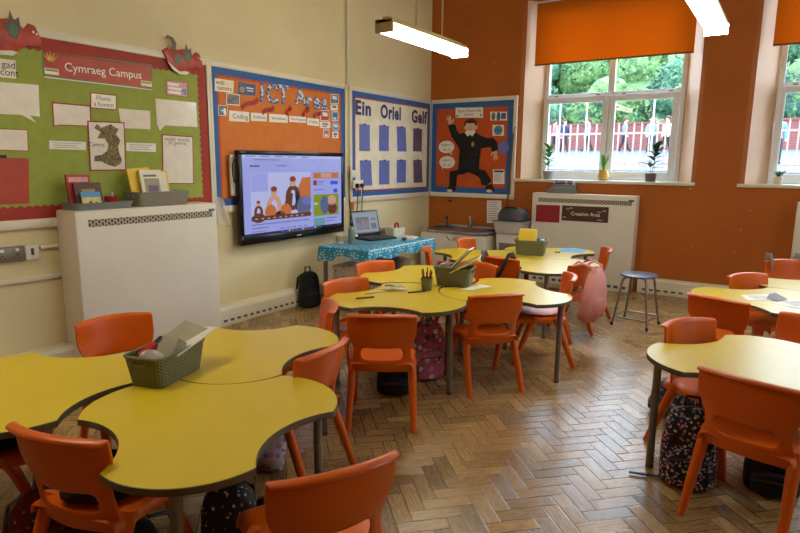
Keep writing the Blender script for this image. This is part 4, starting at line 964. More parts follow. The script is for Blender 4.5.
def at_back(mx, my, facing):      # chair origin from the middle of the back's top edge
    f = R(facing); d = Vector((math.cos(f), math.sin(f))); q = Vector((d.y, -d.x)); o = Vector((mx, my)) + .247 * d
    P = outline(6)
    def hit(o):          # does the back, at table-top height, cut into a table top?
        for c, a, _, _ in TAB:
            for k in range(-8, 9):
                u = k / 8
                for e in (.016, -.026):
                    p = o + q * (u * .214) + d * (-.236 + .052 * abs(u) ** 2.2 + e) - Vector(c)
                    if p.length > .56: continue
                    t = -R(a); x, y = p.x * math.cos(t) - p.y * math.sin(t), p.x * math.sin(t) + p.y * math.cos(t); ins = False
                    for i in range(len(P)):
                        (x1, y1), (x2, y2) = P[i], P[i - 1]
                        if (y1 > y) != (y2 > y) and x < (x2 - x1) * (y - y1) / (y2 - y1) + x1: ins = not ins
                    if ins: return True
        return False
    n = 0
    while hit(o) and n < 9: o -= d * .005; n += 1
    return (o.x, o.y, 0), f - PI / 2
CH = [(2.672, -6.962, 104, 'orange chair at bottom left with black cloth on its seat', 'near'),
      (1.45, -6.04, -13, 'orange chair facing the camera, tucked behind the near left tables', 'near'),
      (1.76, -7.02, 60, 'orange chair cut by the left edge, black cloth on its seat', 'near'),
      (2.80, -5.782, 186, 'orange chair tucked into the notch right of the near tables', 'near'),
      (3.615, -6.645, 152, 'orange chair at the bottom centre, nearest the camera', 'near'),
      (2.275, -5.065, 225, 'orange chair seen edge on between near and middle tables', 'mid'),
      (2.70, -5.13, 122, 'orange chair seen from behind in front of the pencil pot table', 'mid'),
      (1.862, -4.422, -18, 'orange chair at the left end of the middle cluster', 'mid'),
      (3.04, -4.215, 139, 'orange chair seen from behind at front right of the middle cluster', 'mid'),
      (3.235, -3.20, 205, 'orange chair with a pale pink cushion at the middle cluster', 'mid'),
      (1.575, -3.62, -20, 'orange chair in front of the turquoise cloth', 'mid'),
      (2.354, -3.09, 262, 'orange chair mostly hidden behind the middle basket', 'mid'),
      (2.365, -2.69, 85, 'orange chair with black bag straps over its back', 'far'),
      (3.14, -2.54, 168, 'orange chair with the dusty pink bag on its back', 'far'),
      (3.085, -1.44, 203, 'orange chair beside the steel stool', 'far'),
      (1.475, -1.62, -4, 'small looking orange chair in front of the sink cupboard', 'far'),
      (1.475, -2.58, 28, 'orange chair seen edge on beside the turquoise cloth corner', 'far'),
      (4.555, -5.10, 74, 'orange chair at bottom right beside the patterned rucksack', 'right'),
      (4.222, -4.215, -32, 'orange chair facing the camera at the near right table', 'right'),
      (4.28, -3.44, 70, 'orange chair seen from behind at the papers table', 'right'),
      (4.42, -2.30, -38, 'orange chair facing the camera behind the papers table', 'right'),
      (4.66, -1.20, -58, 'orange chair with grey straps over its back', 'right'),
      (4.84, -3.71, 228, 'orange chair cut by the right edge behind the near right table', 'right')]
GN = dict(near='chairs at the near tables', mid='chairs at the middle tables', far='chairs at the far tables', right='chairs at the right hand tables')
C0 = None
CP = {}
for mx, my, fc, lb, gp in CH:
    loc, rz = at_back(mx, my, fc)
    if C0 is None: C0 = make_chair(lb); C0.location = loc; C0.rotation_euler = (0, 0, rz); C0['group'] = GN[gp]; r = C0
    else: r = dup(C0, loc, rz, lb, GN[gp])
    CP[lb] = (Vector(loc), rz)
def on_chair(lb): 
    loc, rz = CP[lb]; return Matrix.Translation(loc) @ Matrix.Rotation(rz, 4, 'Z')
def crumple(seed, amp):
    rr = random.Random(seed); K = [(Vector((rr.uniform(-1, 1), rr.uniform(-1, 1), rr.uniform(-1, 1))) * rr.uniform(2, 7), rr.uniform(0, 6)) for _ in range(7)]
    return lambda d: 1 + amp * sum(math.sin(k.dot(d) + p) for k, p in K) / 3
def cloth_heap(label, chair, size, m, seed, off=(0, 0, 0)):
    X = on_chair(chair); g = G(); g.sphere((0, 0, 0), size, m, 22, 12, None, crumple(seed, .12))
    z = min(v[2] for v in g.v); g.v = [(a, b, max(c, -size[2] * .55)) for a, b, c in g.v]
    o = g.obj('jumper', None); o.matrix_world = X @ Matrix.Translation((off[0], off[1], .407 + size[2] * .56 + off[2])); return tag(o, label, 'clothing')
cloth_heap('black jumper heaped on the bottom left chair', CH[0][3], (.15, .15, .075), 'black_cloth', 1, (0, -.02, 0))
cloth_heap('black jumper on the chair cut by the left edge', CH[2][3], (.17, .17, .04), 'black_cloth', 2, (0, .02, 0))
g = G(); g.sphere((0, 0, 0), (.185, .19, .025), 'pale_pink', 24, 10)  # thin pale pink ellipsoid laid on the chair seat
o = g.obj('seat_cushion', None); o.matrix_world = on_chair(CH[9][3]) @ Matrix.Translation((0, .02, .425)); tag(o, 'flat pale pink cushion on the middle cluster chair seat', 'cushion')

# ------------------------------------------------------------------ bags
def backpack(label, loc, rz, w, h, d, m, m2, rot=None, strap='black', loose=False):
    t = thing('backpack', label, 'bag', loc, rz, rot=rot)
    def body(cx, cy, z0, W, D, H, mm, n=24):
        prof = [(0, .82), (.03, .95), (.12, 1.0), (.45, 1.0), (.7, .96), (.85, .86), (.94, .68), (.985, .42), (1, .12)]
        g = G(); vs, fs = [], []
        for k, s in prof:
            for i in range(n):
                a = 2 * PI * i / n; c, q = math.cos(a), math.sin(a)
                e = (abs(c) ** 3.2 + abs(q) ** 3.2) ** (-1 / 3.2)
                vs.append((cx + c * e * W / 2 * s, cy + q * e * D / 2 * (s if s > .9 else s * .9 + .08), z0 + k * H))
        for r in range(len(prof) - 1):
            for i in range(n): j = (i + 1) % n; fs.append((r * n + i, r * n + j, (r + 1) * n + j, (r + 1) * n + i))
        fs += [tuple(range(n))[::-1], tuple(range((len(prof) - 1) * n, len(prof) * n))]
        return g.add(vs, fs, mm)
    body(0, 0, 0, w, d, h, m).obj('body', t, smooth=60)
    p = body(0, -d / 2 - .004, .02, w * .78, d * .42, h * .48, m2).obj('front_pocket', t, smooth=60)
    G().tube([(-w * .33, -d * .72, h * .40), (0, -d * .76, h * .43), (w * .33, -d * .72, h * .40)], .005, 'dark_grey', 6).obj('zip', p)
    G().tube([(-.035, d * .15, h * .97), (-.03, d * .15, h + .045), (.03, d * .15, h + .045), (.035, d * .15, h * .97)], .009, strap, 8).obj('grab_handle', t)
    for sx in (-1, 1):
        G().tube([(sx * w * .22, d * .40, h * .92), (sx * w * .3, d * .72, h * .8), (sx * w * .34, d * .82, h * .5), (sx * w * .34, d * .6, h * .15), (sx * w * .3, d * .45, h * .05)], [.014, .02, .02, .014, .01], strap, 8, flat=.45).obj('shoulder_strap', t)
    if loose:
        x, y = loose; G().tube([(-w * .3, d * .45, .02), (x * .5, y * .5, .012), (x, y, .012)], [.011, .012, .013], strap, 6, flat=.4).obj('loose_strap', t)
    return t
backpack('black multicoloured patterned rucksack leaning under the bottom right chair', (4.335, -4.745, 0), R(12), .26, .41, .15, 'pack_pattern', 'pack_pattern', loose=(-.27, -.02))
backpack('dark slumped rucksack under the near right table', (4.70, -4.56, 0), R(5), .25, .22, .18, 'black_cloth', 'black_cloth')  # black bag shape stands in for the deep shade under this table
backpack('navy printed rucksack on the floor behind the near right table leg', (4.13, -3.86, 0), R(-30), .28, .22, .16, 'pack_navy', 'pack_navy')
backpack('black rucksack on the floor behind the pencil pot table chair', (2.43, -4.57, 0), R(30), .26, .24, .16, 'black_cloth', 'black_cloth')
backpack('pink printed rucksack hanging under the pencil pot table', (2.47, -4.20, 0), R(50), .26, .45, .14, 'sheep_bag', 'sheep_bag', strap='black')
backpack('black rucksack printed with pale letters below the nearest table edge', (2.885, -6.45, 0), R(40), .22, .34, .15, 'pack_letters', 'pack_letters')
backpack('navy slumped rucksack at the bottom left of centre', (3.02, -6.27, 0), R(60), .25, .24, .16, 'navy_cloth', 'navy_cloth')
backpack('dark red printed rucksack on the floor at bottom left', (2.27, -6.84, 0), R(104), .32, .33, .13, 'red_unicorn', 'red_unicorn', strap='grey_strap')
backpack('long black bag on the floor beneath the nearest table', (2.575, -6.74, 0), R(14), .27, .21, .26, 'black_cloth', 'black_cloth')
backpack('tall black rucksack on the floor beside the turquoise cloth desk', (.24, -3.03, 0), R(75), .24, .40, .15, 'black_cloth', 'black_cloth')
backpack('small dark bag on the floor beside the papers table legs', (4.66, -3.33, 0), R(20), .26, .2, .16, 'pack_navy', 'navy_cloth')
# printed carrier bag on the floor by the notch chair
g = G(); g.sphere((0, 0, .0), (.14, .09, .16), 'carrier', 30, 18, None, crumple(9, .36)); g.v = [(a, b, max(c, -.12)) for a, b, c in g.v]
tag(g.obj('carrier_bag', None, (2.44, -5.86, .121), (0, 0, R(30))), 'crumpled white and purple carrier bag on the floor under the near tables', 'bag')
tag(G().box((0, 0, 0), (.045, .02, .012), 'pink_card', bev=.003).obj('eraser', None, (2.50, -5.62, .0062), (0, 0, R(-20))), 'tiny pink rubber lying on the parquet', 'eraser')
# bag hanging on the far chair
def hang_bag(label, chair, m, m2, h=.40, w=.28, d=.13, side=-1, fallen=0.0):
    X = on_chair(chair); t = thing('backpack', label, 'bag'); t.matrix_world = X @ Matrix.Translation((0, -.285 - d / 2, .0))
    n = 24; prof = [(0, .5, .7), (.06, .85, .95), (.2, 1, 1.1), (.5, .98, 1.0), (.8, .80, .7), (.95, .5, .5), (1, .3, .3)]
    vs, fs = [], []; z0 = .69 - h
    for k, s, q in prof:
        for i in range(n):
            a = 2 * PI * i / n; vs.append((math.cos(a) * w / 2 * s + fallen * (1 - k) , math.sin(a) * d / 2 * q - .02 * math.sin(k * PI), z0 + k * h + .008 * math.sin(5 * a)))
    for r in range(len(prof) - 1):
        for i in range(n): j = (i + 1) % n; fs.append((r * n + i, r * n + j, (r + 1) * n + j, (r + 1) * n + i))
    fs += [tuple(range(n))[::-1], tuple(range((len(prof) - 1) * n, len(prof) * n))]
    G().add(vs, fs, m).obj('body', t, smooth=60)
    G().sphere((fallen * .7, -d * .5, z0 + h * .3), (w * .32, .035, h * .22), m2, 16, 10).obj('front_pocket', t)
    for sx in (-1, 1):
        G().tube([(sx * w * .22, -.02, z0 + h * .9), (sx * w * .25, .0, .705), (sx * w * .26, d / 2 + .045, .742), (sx * w * .27, d / 2 + .11, .69), (sx * w * .3, d / 2 + .10, .60)], [.016, .02, .02, .02, .014], m2, 8, flat=.4).obj('shoulder_strap', t)
    return t
hang_bag('dusty pink rucksack hanging from a chair back beside the stool', CH[13][3], 'pink_cloth', 'pink_cloth', h=.47, w=.38, d=.16, fallen=-.09)
def straps(label, chair, m, body):
    X = on_chair(chair); t = thing('backpack', label, 'bag'); t.matrix_world = X
    for sx in (-1, 1):
        G().tube([(sx * .03, -.31, .50), (sx * .07, -.318, .58), (sx * .125, -.322, .69), (sx * .135, -.30, .752), (sx * .14, -.235, .756), (sx * .145, -.183, .70), (sx * .15, -.17, .62)], [.02, .03, .032, .032, .032, .03, .02], m, 8, flat=.3).obj('shoulder_strap', t)
    g = G(); g.sphere((0, -.31, .46), (.11, .05, .10), body, 18, 10, None, crumple(4, .06)); g.obj('body', t)
    G().tube([(-.025, -.30, .55), (-.02, -.30, .60), (.02, -.30, .60), (.025, -.30, .55)], .006, m, 6).obj('grab_handle', t)
straps('black bag hanging by its straps from the far cluster chair', CH[12][3], 'black', 'black_cloth')
straps('grey strapped bag hanging from the rearmost right chair', CH[21][3], 'grey_strap', 'dark_grey')

# ------------------------------------------------------------------ things on tables
def heap(label, loc, size, m, seed, cat='bag', name='plastic_bag'):
    g = G(); g.sphere((0, 0, 0), size, m, 20, 12, None, crumple(seed, .22)); return tag(g.obj(name, None, loc), label, cat)
TB = TZ + .0005
bz = R(107)
basket('storage_basket', 'olive woven basket on the near tables', (2.322, -6.302, TB), bz, .345, .19, .138, 'weave_olive', 'olive', .86)
def loc_in(cx, cy, rz, x, y): return (cx + x * math.cos(rz) - y * math.sin(rz), cy + x * math.sin(rz) + y * math.cos(rz))
def flatfolder(label, p, rz, L, W, th, m, tilt, roll=0, name='folder', cat='folder', page='paper'):
    t = thing(name, label, cat, p, rot=(roll, tilt, rz))
    G().b2(-L / 2, L / 2, -W / 2, W / 2, th - .002, th, m).b2(-L / 2, L / 2, -W / 2, W / 2, 0, .002, m).obj('cover', t, smooth=0)
    G().b2(-L / 2 + .002, L / 2 - .002, -W / 2 + .002, W / 2 - .002, .0022, th - .0022, page).obj('pages', t, smooth=0)
    return t
x, y = loc_in(2.322, -6.302, bz, .07, .0); flatfolder('grey card folder sticking out of the near basket', (x, y, TB + .135), bz, .33, .13, .012, 'card_grey', R(-13), R(14))
x, y = loc_in(2.322, -6.302, bz, .10, -.055); flatfolder('cream booklet sticking out of the near basket', (x, y, TB + .137), bz, .32, .10, .008, 'book_white', R(-9), R(-8), 'booklet', 'booklet')
x, y = loc_in(2.322, -6.302, bz, -.02, -.03)
tag(G().box((0, 0, 0), (.07, .09, .14), 'card_grey', bev=.008).obj('carton', None, (x, y, TB + .122), (R(8), R(38), bz)), 'taupe carton tilted in the near basket', 'box')
x, y = loc_in(2.322, -6.302, bz, -.11, .0); heap('crumpled clear packet in the near basket', (x, y, TB + .115), (.05, .055, .04), 'clear', 12, 'packet', 'packet')
x, y = loc_in(2.322, -6.302, bz, -.07, .035); tag(G().b2(-.05, .05, -.02, .02, 0, .04, 'red_gloss', .008).obj('pencil_case', None, (x, y, TB + .118), (0, R(-15), bz)), 'red pencil case in the near basket', 'pencil case')
x, y = loc_in(2.322, -6.302, bz, .0, .06); tag(G().tube([(-.05, 0, 0), (.05, 0, 0)], .012, 'black', 8).obj('marker_pen', None, (x, y, TB + .145), (0, R(-20), bz)), 'black marker pen in the near basket', 'pen')
# middle basket
bz2 = R(62); cx, cy = 2.425, -3.70
basket('storage_basket', 'olive basket with leaning books on the middle tables', (cx, cy, TB), bz2 - R(50), .31, .20, .15, 'weave_olive', 'olive', .84)
rz2 = bz2 - R(50)
x, y = loc_in(cx, cy, rz2, .03, .02); flatfolder('grey booklet leaning up out of the middle basket', (x, y, TB + .19), rz2, .30, .19, .014, 'card_grey', R(-46), 0, 'booklet', 'booklet')
x, y = loc_in(cx, cy, rz2, .10, -.03); flatfolder('yellow green booklet leaning out of the middle basket', (x, y, TB + .18), rz2, .26, .16, .01, 'book_pic', R(-28), R(8), 'booklet', 'booklet')
x, y = loc_in(cx, cy, rz2, -.09, .0); heap('crumpled clear packet in the middle basket', (x, y, TB + .145), (.05, .06, .035), 'clear', 15, 'packet', 'packet')
x, y = loc_in(cx, cy, rz2, -.11, .05); tag(G().b2(-.05, .05, -.02, .02, 0, .03, 'red_gloss', .008).obj('pencil_case', None, (x, y, TB + .15), (0, 0, rz2)), 'red pencil case in the middle basket', 'pencil case')
# far basket
cx, cy = 2.33, -1.75; rz3 = R(12)
basket('storage_basket', 'grey green basket of yellow books on the far tables', (cx, cy, TB), rz3, .33, .24, .16, 'weave_olive', 'olive', .86)
for k, (dy, h, m, lb) in enumerate(((-.05, .24, 'book_yellow', 'yellow book at the front of the far basket'), (-.02, .26, 'book_yellow', 'yellow book in the middle of the far basket'), (.02, .265, 'book_white', 'pale book standing in the far basket'))):
    x, y = loc_in(cx, cy, rz3, -.045, dy); book('book', lb, (x, y, TB + .012), rz3, R(-14), .185, h, .018, m, deco=fr(-.85, .85, .8, .9, 'ink_grey') if k == 1 else None)
x, y = loc_in(cx, cy, rz3, .10, .0); tag(G().b2(-.022, .022, -.05, .05, 0, .15, 'sky_card', .004).obj('pencil_case', None, (x, y, TB + .02), (0, R(8), rz3)), 'light blue case at the right of the far basket', 'pencil case')
# pencil pot
t = thing('pencil_pot', 'olive square pot of pencils on the front middle table', 'pot', (2.345, -4.01, TB), R(20))
g = G(); crate(g, .085, .085, .10, 'olive', .82, .004, .018); g.obj('body', t, smooth=50)
for k in range(8):
    a = k * .8; G().tube([(.015 * math.cos(a), .015 * math.sin(a), .01), (.04 * math.cos(a), .03 * math.sin(a), .15 + .012 * (k % 3))], .0038, ['ink', 'book_brown', 'ink', 'red_gloss'][k % 4], 6).obj('pencil', t)
def stick(label, name, p, q, r, m, cat):
    o = G().tube([(p[0], p[1], TB + r), (q[0], q[1], TB + r)], r, m, 6).obj(name, None); return tag(o, label, cat)
stick('dark pencil lying at the left end of the middle table', 'pencil', (2.09, -4.58), (2.165, -4.46), .006, 'book_brown', 'pencil')
stick('pale pencil lying on the middle table beside the dark one', 'pencil', (2.05, -4.42), (2.125, -4.255), .004, 'card_grey', 'pencil')
stick('black felt pen lying in front of the pencil pot', 'felt_pen', (2.29, -4.19), (2.37, -4.06), .006, 'ink', 'pen')
o = G().sphere((0, 0, 0), (.11, .06, .014), 'clear', 20, 10, None, crumple(21, .1)).sphere((0, 0, .002), (.06, .03, .008), 'card_grey', 12, 8).obj('pencil_pouch', None, (2.15, -4.16, TB + .0165), (0, 0, R(30))); tag(o, 'clear plastic pouch on the middle table', 'pouch')
o = G().tube([(-.07, 0, 0), (-.03, .03, 0), (.02, .02, 0), (.06, .05, 0)], .004, 'ink', 6).obj('cord', None, (2.06, -4.07, TB + .0042)); tag(o, 'short black cord beside the clear pouch', 'cord')
def paper(label, pts, m='paper', th=.0012, dz=0, name='paper_sheet', fn=None):
    cx = sum(p[0] for p in pts) / len(pts); cy = sum(p[1] for p in pts) / len(pts); L = [(p[0] - cx, p[1] - cy) for p in pts]
    if sum(L[i][0] * L[(i + 1) % len(L)][1] - L[(i + 1) % len(L)][0] * L[i][1] for i in range(len(L))) < 0: L = L[::-1]
    g = G().prism(L, 0, th, m); 
    if fn: fn(g, th + .0006)
    return tag(g.obj(name, None, (cx, cy, TB + dz), smooth=0), label, 'paper')
def rows(ang, n, L, gap, x0=0, y0=0):
    def f(g, z):
        c, s = math.cos(ang), math.sin(ang)
        for i in range(n):
            y = (i - n / 2) * gap; P = [(-L / 2, y), (L / 2 * (1 - .3 * ((i * 7) % 5) / 5), y), (L / 2 * (1 - .3 * ((i * 7) % 5) / 5), y + gap * .25), (-L / 2, y + gap * .25)]
            g.poly([(x0 + a * c - b * s, y0 + a * s + b * c) for a, b in P], z, 'ink_grey')
    return f
paper('white sheet beside the middle basket', [(2.54, -3.84), (2.63, -3.80), (2.70, -3.58), (2.60, -3.57)])
paper('light blue sheet on the far table', [(2.52, -1.40), (2.47, -1.02), (2.74, -1.03), (2.78, -1.30)], 'sky_card')
stick('black pen beside the light blue sheet', 'felt_pen', (2.50, -1.46), (2.56, -1.45), .006, 'ink', 'pen')
paper('printed worksheet with dark edge on the papers table', [(4.40, -2.76), (4.455, -2.93), (4.665, -2.80), (4.61, -2.56)], 'paper', .002, 0, fn=rows(R(30), 6, .17, .022))
paper('dark edged booklet under the worksheet on the papers table', [(4.57, -2.80), (4.64, -2.86), (4.70, -2.72), (4.62, -2.52), (4.58, -2.60)], 'ink_grey', .0012, .0030)
paper('white worksheet at the right edge of the papers table', [(4.60, -2.92), (4.76, -3.03), (4.95, -2.75), (4.80, -2.62)], 'paper', .002, .0, fn=rows(R(35), 6, .2, .025))
paper('grey open booklet on the far left table', [(2.03, -1.50), (2.16, -1.55), (2.22, -1.28), (2.10, -1.24)], 'card_grey', .006)
paper('yellow strip of card left of the far basket', [(2.14, -1.72), (2.16, -1.58), (2.19, -1.58), (2.17, -1.74)], 'book_yellow', .002)

# ------------------------------------------------------------------ stool
t = thing('stool', 'round steel legged stool with a slate blue seat', 'stool', (3.455, -1.70, 0), R(-8))
G().lathe([(.165, .50), (.178, .504), (.182, .512), (.178, .522), (.16, .526), (0, .527)], 'stool_seat', n=40).lathe([(0, .499), (.165, .50)], 'black', n=40).obj('seat', t)
for k in range(4):
    a = R(45 + 90 * k); c, s = math.cos(a), math.sin(a)
    l = G().tube([(.10 * c, .10 * s, .492), (.14 * c, .14 * s, .486), (.165 * c, .165 * s, .46), (.20 * c, .20 * s, .25), (.245 * c, .245 * s, .012)], .0115, 'chrome_tube', 10).obj('leg', t)
    G().lathe([(.014, 0), (.014, .03), (.012, .032)], 'black', (.246 * c, .246 * s, 0), 10).obj('foot', l)
    b = R(135 + 90 * k); r = .232
    G().tube([(r * c, r * s, .09), (r * math.cos(b), r * math.sin(b), .09)], .008, 'chrome_tube', 8).obj('stretcher', t)

# ------------------------------------------------------------------ teacher desk with cloth
t = thing('desk', 'desk under the turquoise spotted cloth', 'desk', (.76, -2.42, 0))
G().b2(-.32, .32, -.62, .66, .685, .705, 'white_gloss', .004).obj('desktop', t)
for sx in (-.29, .29):
    for sy in (-.59, .63): G().b2(sx - .018, sx + .018, sy - .018, sy + .018, 0, .685, 'leg_grey', .003).obj('leg', t)
g = G(); N = 60; L0, L1, D0, D1 = -.64, .68, -.335, .335
def per(k):
    W, H = D1 - D0, L1 - L0; P = 2 * (W + H); s = (k / N) * P
    if s < W: return (D0 + s, L0)
    s -= W
    if s < H: return (D1, L0 + s)
    s -= H
    if s < W: return (D1 - s, L1)
    return (D0, L1 - (s - W))
lv = [(0, .0), (.004, -.003), (.008, -.018), (.012, -.055), (.02, -.105)]
vs = []
for li, (o, z) in enumerate(lv):
    for k in range(N):
        x, y = per(k); cxn = max(-1, min(1, x / .335)); sgn = Vector((1 if x > .33 else (-1 if x < -.33 else 0), 1 if y > .67 else (-1 if y < -.63 else 0)))
        w = .014 * math.sin(k * 1.9) * (li / 4); drop = 1 + .22 * math.sin(k * .9) + (.35 if abs(sgn.x * sgn.y) else 0) + (.3 if sgn.y < 0 and x < -.1 else 0) * (li / 4)
        vs.append((x + sgn.x * (o + w), y + sgn.y * (o + w), .7075 + z * drop))
fs = [tuple(range(N))]
for li in range(len(lv) - 1):
    for k in range(N): j = (k + 1) % N; fs.append((li * N + k, (li + 1) * N + k, (li + 1) * N + j, li * N + j))
tag(g.add(vs, fs, 'cloth_teal').obj('tablecloth', None, (.76, -2.42, 0), smooth=50), 'turquoise spotted cloth over the desk in the corner', 'tablecloth')
DZ = .7082
t = thing('laptop', 'open black laptop on the turquoise cloth', 'laptop', (.44, -2.19, DZ), R(76))
# local: x along the hinge (to the right as seen by its user), -y towards the user
G().b2(-.21, .21, -.29, .0, 0, .024, 'black', .006).obj('base', t)
G().b2(-.18, .18, -.17, -.03, .0242, .0255, 'dark_grey').b2(-.05, .05, -.27, -.19, .0242, .025, 'dark_grey').obj('keyboard', t, smooth=0)
ld = G(); X = Matrix.Translation((0, .0, .022)) @ Matrix.Rotation(R(-14), 4, 'X')
ld.b2(-.21, .21, -.0, .014, 0, .31, 'black', .006, X)
sc = ld.obj('lid', t)
g = G()
def LS(x0, z0, x1, z1, m, k=0): g.add([X @ Vector(p) for p in ((x0, -.001 - .0004 * k, z0), (x1, -.001 - .0004 * k, z0), (x1, -.001 - .0004 * k, z1), (x0, -.001 - .0004 * k, z1))], [(0, 1, 2, 3)], m)
M['l_page'] = mat('laptop screen page', (10, 10, 12), .3, var=0, emit=(124, 132, 140), estr=.5); M['l_dark'] = mat('laptop screen dark', (10, 10, 12), .3, var=0, emit=(74, 78, 88), estr=.5); M['l_mid'] = mat('laptop screen mid', (10, 10, 12), .3, var=0, emit=(112, 98, 96), estr=.5)
LS(-.19, .035, .19, .29, 'l_page'); LS(-.15, .08, .05, .23, 'l_dark', 1)
for a, b, c, d in ((-.14, .09, -.08, .16), (-.07, .09, -.01, .20), (0, .09, .05, .18)): LS(a, b, c, d, 'l_mid', 2)
LS(.08, .08, .16, .15, 'l_dark', 1); LS(.08, .19, .16, .21, 'l_dark', 1); LS(-.19, .035, .19, .048, 'l_dark', 1); g.obj('screen', sc, smooth=0)
LSg = G(); LSg.add([X @ Vector(p) for p in ((-.20, -.0012, .006), (-.15, -.0012, .006), (-.15, -.0012, .03), (-.20, -.0012, .03))], [(0, 1, 2, 3)], 'paper'); LSg.obj('sticker', sc, smooth=0)
t = thing('mug', 'brown and white mug on the turquoise cloth', 'mug', (.50, -2.79, DZ), R(40))
G().lathe([(.038, 0), (.044, .01), (.044, .10), (.040, .10), (.036, .01), (0, .008)], 'book_white').obj('body', t); G().lathe([(.0445, .025), (.0445, .085)], 'cork').obj('band', t)
G().tube([(.042, 0, .08), (.072, 0, .075), (.075, 0, .04), (.042, 0, .025)], .007, 'book_white', 8).obj('handle', t)
t = thing('water_bottle', 'grey green drinking bottle beside the laptop', 'bottle', (.63, -2.75, DZ))
G().lathe([(.034, 0), (.038, .01), (.038, .14), (.032, .165), (.016, .19), (.016, .205), (0, .205)], 'green_bottle').obj('body', t); G().lathe([(.019, .20), (.019, .235), (.008, .24), (0, .24)], 'black').obj('cap', t)
t = thing('storage_basket', 'small white basket behind the laptop', 'basket', (.61, -1.84, DZ), R(75))
g = G(); crate(g, .20, .16, .11, 'white_gloss', .88, .005, .02); g.obj('body', t, smooth=50); G().rect(-.03, .075, .03, .09, -.0855, 'ink_grey', Matrix.Rotation(PI / 2, 4, 'X')).obj('slot', t, smooth=0)
tag(G().tube([(.0, 0, .0), (.0, 0, .06), (.012, 0, .08), (.03, 0, .085), (.045, 0, .07), (.045, 0, .03)], .012, 'red_gloss', 8).obj('scissors_handle', None, (.60, -1.84, DZ + .075)), 'red handle sticking up from the small white basket', 'scissors')
tag(G().b2(-.06, .06, -.05, .05, 0, .10, 'cork', .006).b2(-.04, .04, -.051, -.05, .02, .08, 'map').obj('box', None, (.415, -1.90, DZ), (0, 0, R(75))), 'brown patterned box between laptop and white basket', 'box')
tag(G().sphere((0, 0, .0), (.032, .055, .018), 'black', 16, 10).obj('computer_mouse', None, (.93, -2.14, DZ + .0185), (0, 0, R(20))), 'black computer mouse on the turquoise cloth', 'mouse')
tag(G().b2(-.07, .07, -.10, .10, 0, .012, 'paper').b2(-.07, .07, -.10, .10, .0124, .016, 'book_white').obj('paper_stack', None, (.87, -1.92, DZ), (0, 0, R(15)), smooth=0), 'stack of white papers at the right of the turquoise cloth', 'paper')
# boxes under the desk
for i, (x, y, w, d, h, z, m, lb) in enumerate(((.62, -2.72, .30, .34, .26, 0, 'polka', 'lower white spotted box under the desk'), (.64, -2.74, .30, .34, .22, .263, 'polka', 'upper white spotted box under the desk'), (.70, -2.28, .36, .40, .34, 0, 'paper', 'plain white box under the desk'), (.72, -2.28, .28, .30, .16, .3425, 'dark_grey', 'dark box on the plain white box under the desk'), (.66, -1.93, .3, .22, .46, 0, 'cork', 'brown box under the right of the desk'))):
    t = thing('storage_box', lb, 'box', (x, y, z), R(4 * (i % 2)))
    G().b2(-w / 2, w / 2, -d / 2, d / 2, 0, h * .8, m, .006).obj('body', t); G().b2(-w / 2 - .006, w / 2 + .006, -d / 2 - .006, d / 2 + .006, h * .8, h, m, .006).obj('lid', t)
    G().b2(w / 2 + .001, w / 2 + .004, -.045, .045, h * .42, h * .52, 'ink').obj('handle_slot', t, smooth=0)

# ------------------------------------------------------------------ sink unit
t = thing('sink_unit', 'low white sink cupboard with a steel top in the corner', 'sink unit', (.71, -.285, 0))
hw, hd, SZ = .52, .265, .655
G().b2(-hw, hw, -hd + .02, hd, .07, SZ - .035, 'white_gloss', .004).b2(-hw + .02, hw - .02, -hd + .05, hd, 0, .07, 'dark_grey').obj('carcass', t)
for sx in (-1, 1):
    dr = G().b2(min(sx * .004, sx * (hw - .005)), max(sx * .004, sx * (hw - .005)), -hd + .0, -hd + .018, .08, SZ - .045, 'heater', .003).obj('door', t)
    G().tube([(sx * .03, -hd - .004, .53), (sx * .03, -hd - .022, .53), (sx * .075, -hd - .022, .575), (sx * .075, -hd - .004, .575)], .006, 'ink', 6).obj('handle', dr)
g = G()
for a, b, c, d in ((-hw - .01, -.18, -hd - .015, hd), (.22, hw + .01, -hd - .015, hd), (-.18, .22, -hd - .015, -.16), (-.18, .22, .13, hd)): g.b2(a, b, c, d, SZ - .034, SZ, 'steel', .004)
g.b2(-hw - .01, hw + .01, hd - .02, hd, SZ, SZ + .04, 'steel', .004)
for k in range(5): g.b2(.26 + .045 * k, .275 + .045 * k, -.13, .13, SZ, SZ + .003, 'steel')
g.obj('steel_top', t)
g = G(); g.b2(-.18, .22, -.16, .13, SZ - .15, SZ - .145, 'steel')
for a, b, c, d in ((-.182, -.178, -.16, .13), (.218, .222, -.16, .13), (-.18, .22, -.162, -.158), (-.18, .22, .128, .132)): g.b2(a, b, c, d, SZ - .15, SZ - .003, 'steel')
g.obj('basin', t)
tap = G().tube([(-.33, .19, SZ - .002), (-.33, .19, SZ + .13), (-.32, .16, SZ + .165), (-.30, .11, SZ + .16), (-.29, .09, SZ + .13)], .012, 'dark_grey', 10).lathe([(.022, 0), (.018, .03)], 'dark_grey', (-.33, .19, SZ - .001), 12).obj('tap', t)
G().tube([(-.36, .19, SZ + .10), (-.30, .19, SZ + .10)], .008, 'steel', 8).obj('tap_lever', tap)
t = thing('soap_bottle', 'green soap dispenser standing behind the sink', 'bottle', (.76, -.09, SZ + .001))
G().lathe([(.03, 0), (.032, .01), (.032, .10), (.012, .125), (.012, .135), (0, .135)], 'green_bottle').obj('body', t)
G().tube([(0, 0, .13), (0, 0, .175)], .006, 'ink_white', 8).tube([(0, 0, .172), (0, -.035, .17)], .006, 'ink_white', 8).obj('pump', t)
tag(G().b2(-.12, .12, -.03, .03, 0, .014, 'red_card', .004).obj('cloth', None, (.80, -.20, SZ + .0035), (0, 0, R(4))), 'folded red cloth on the sink top', 'cloth')
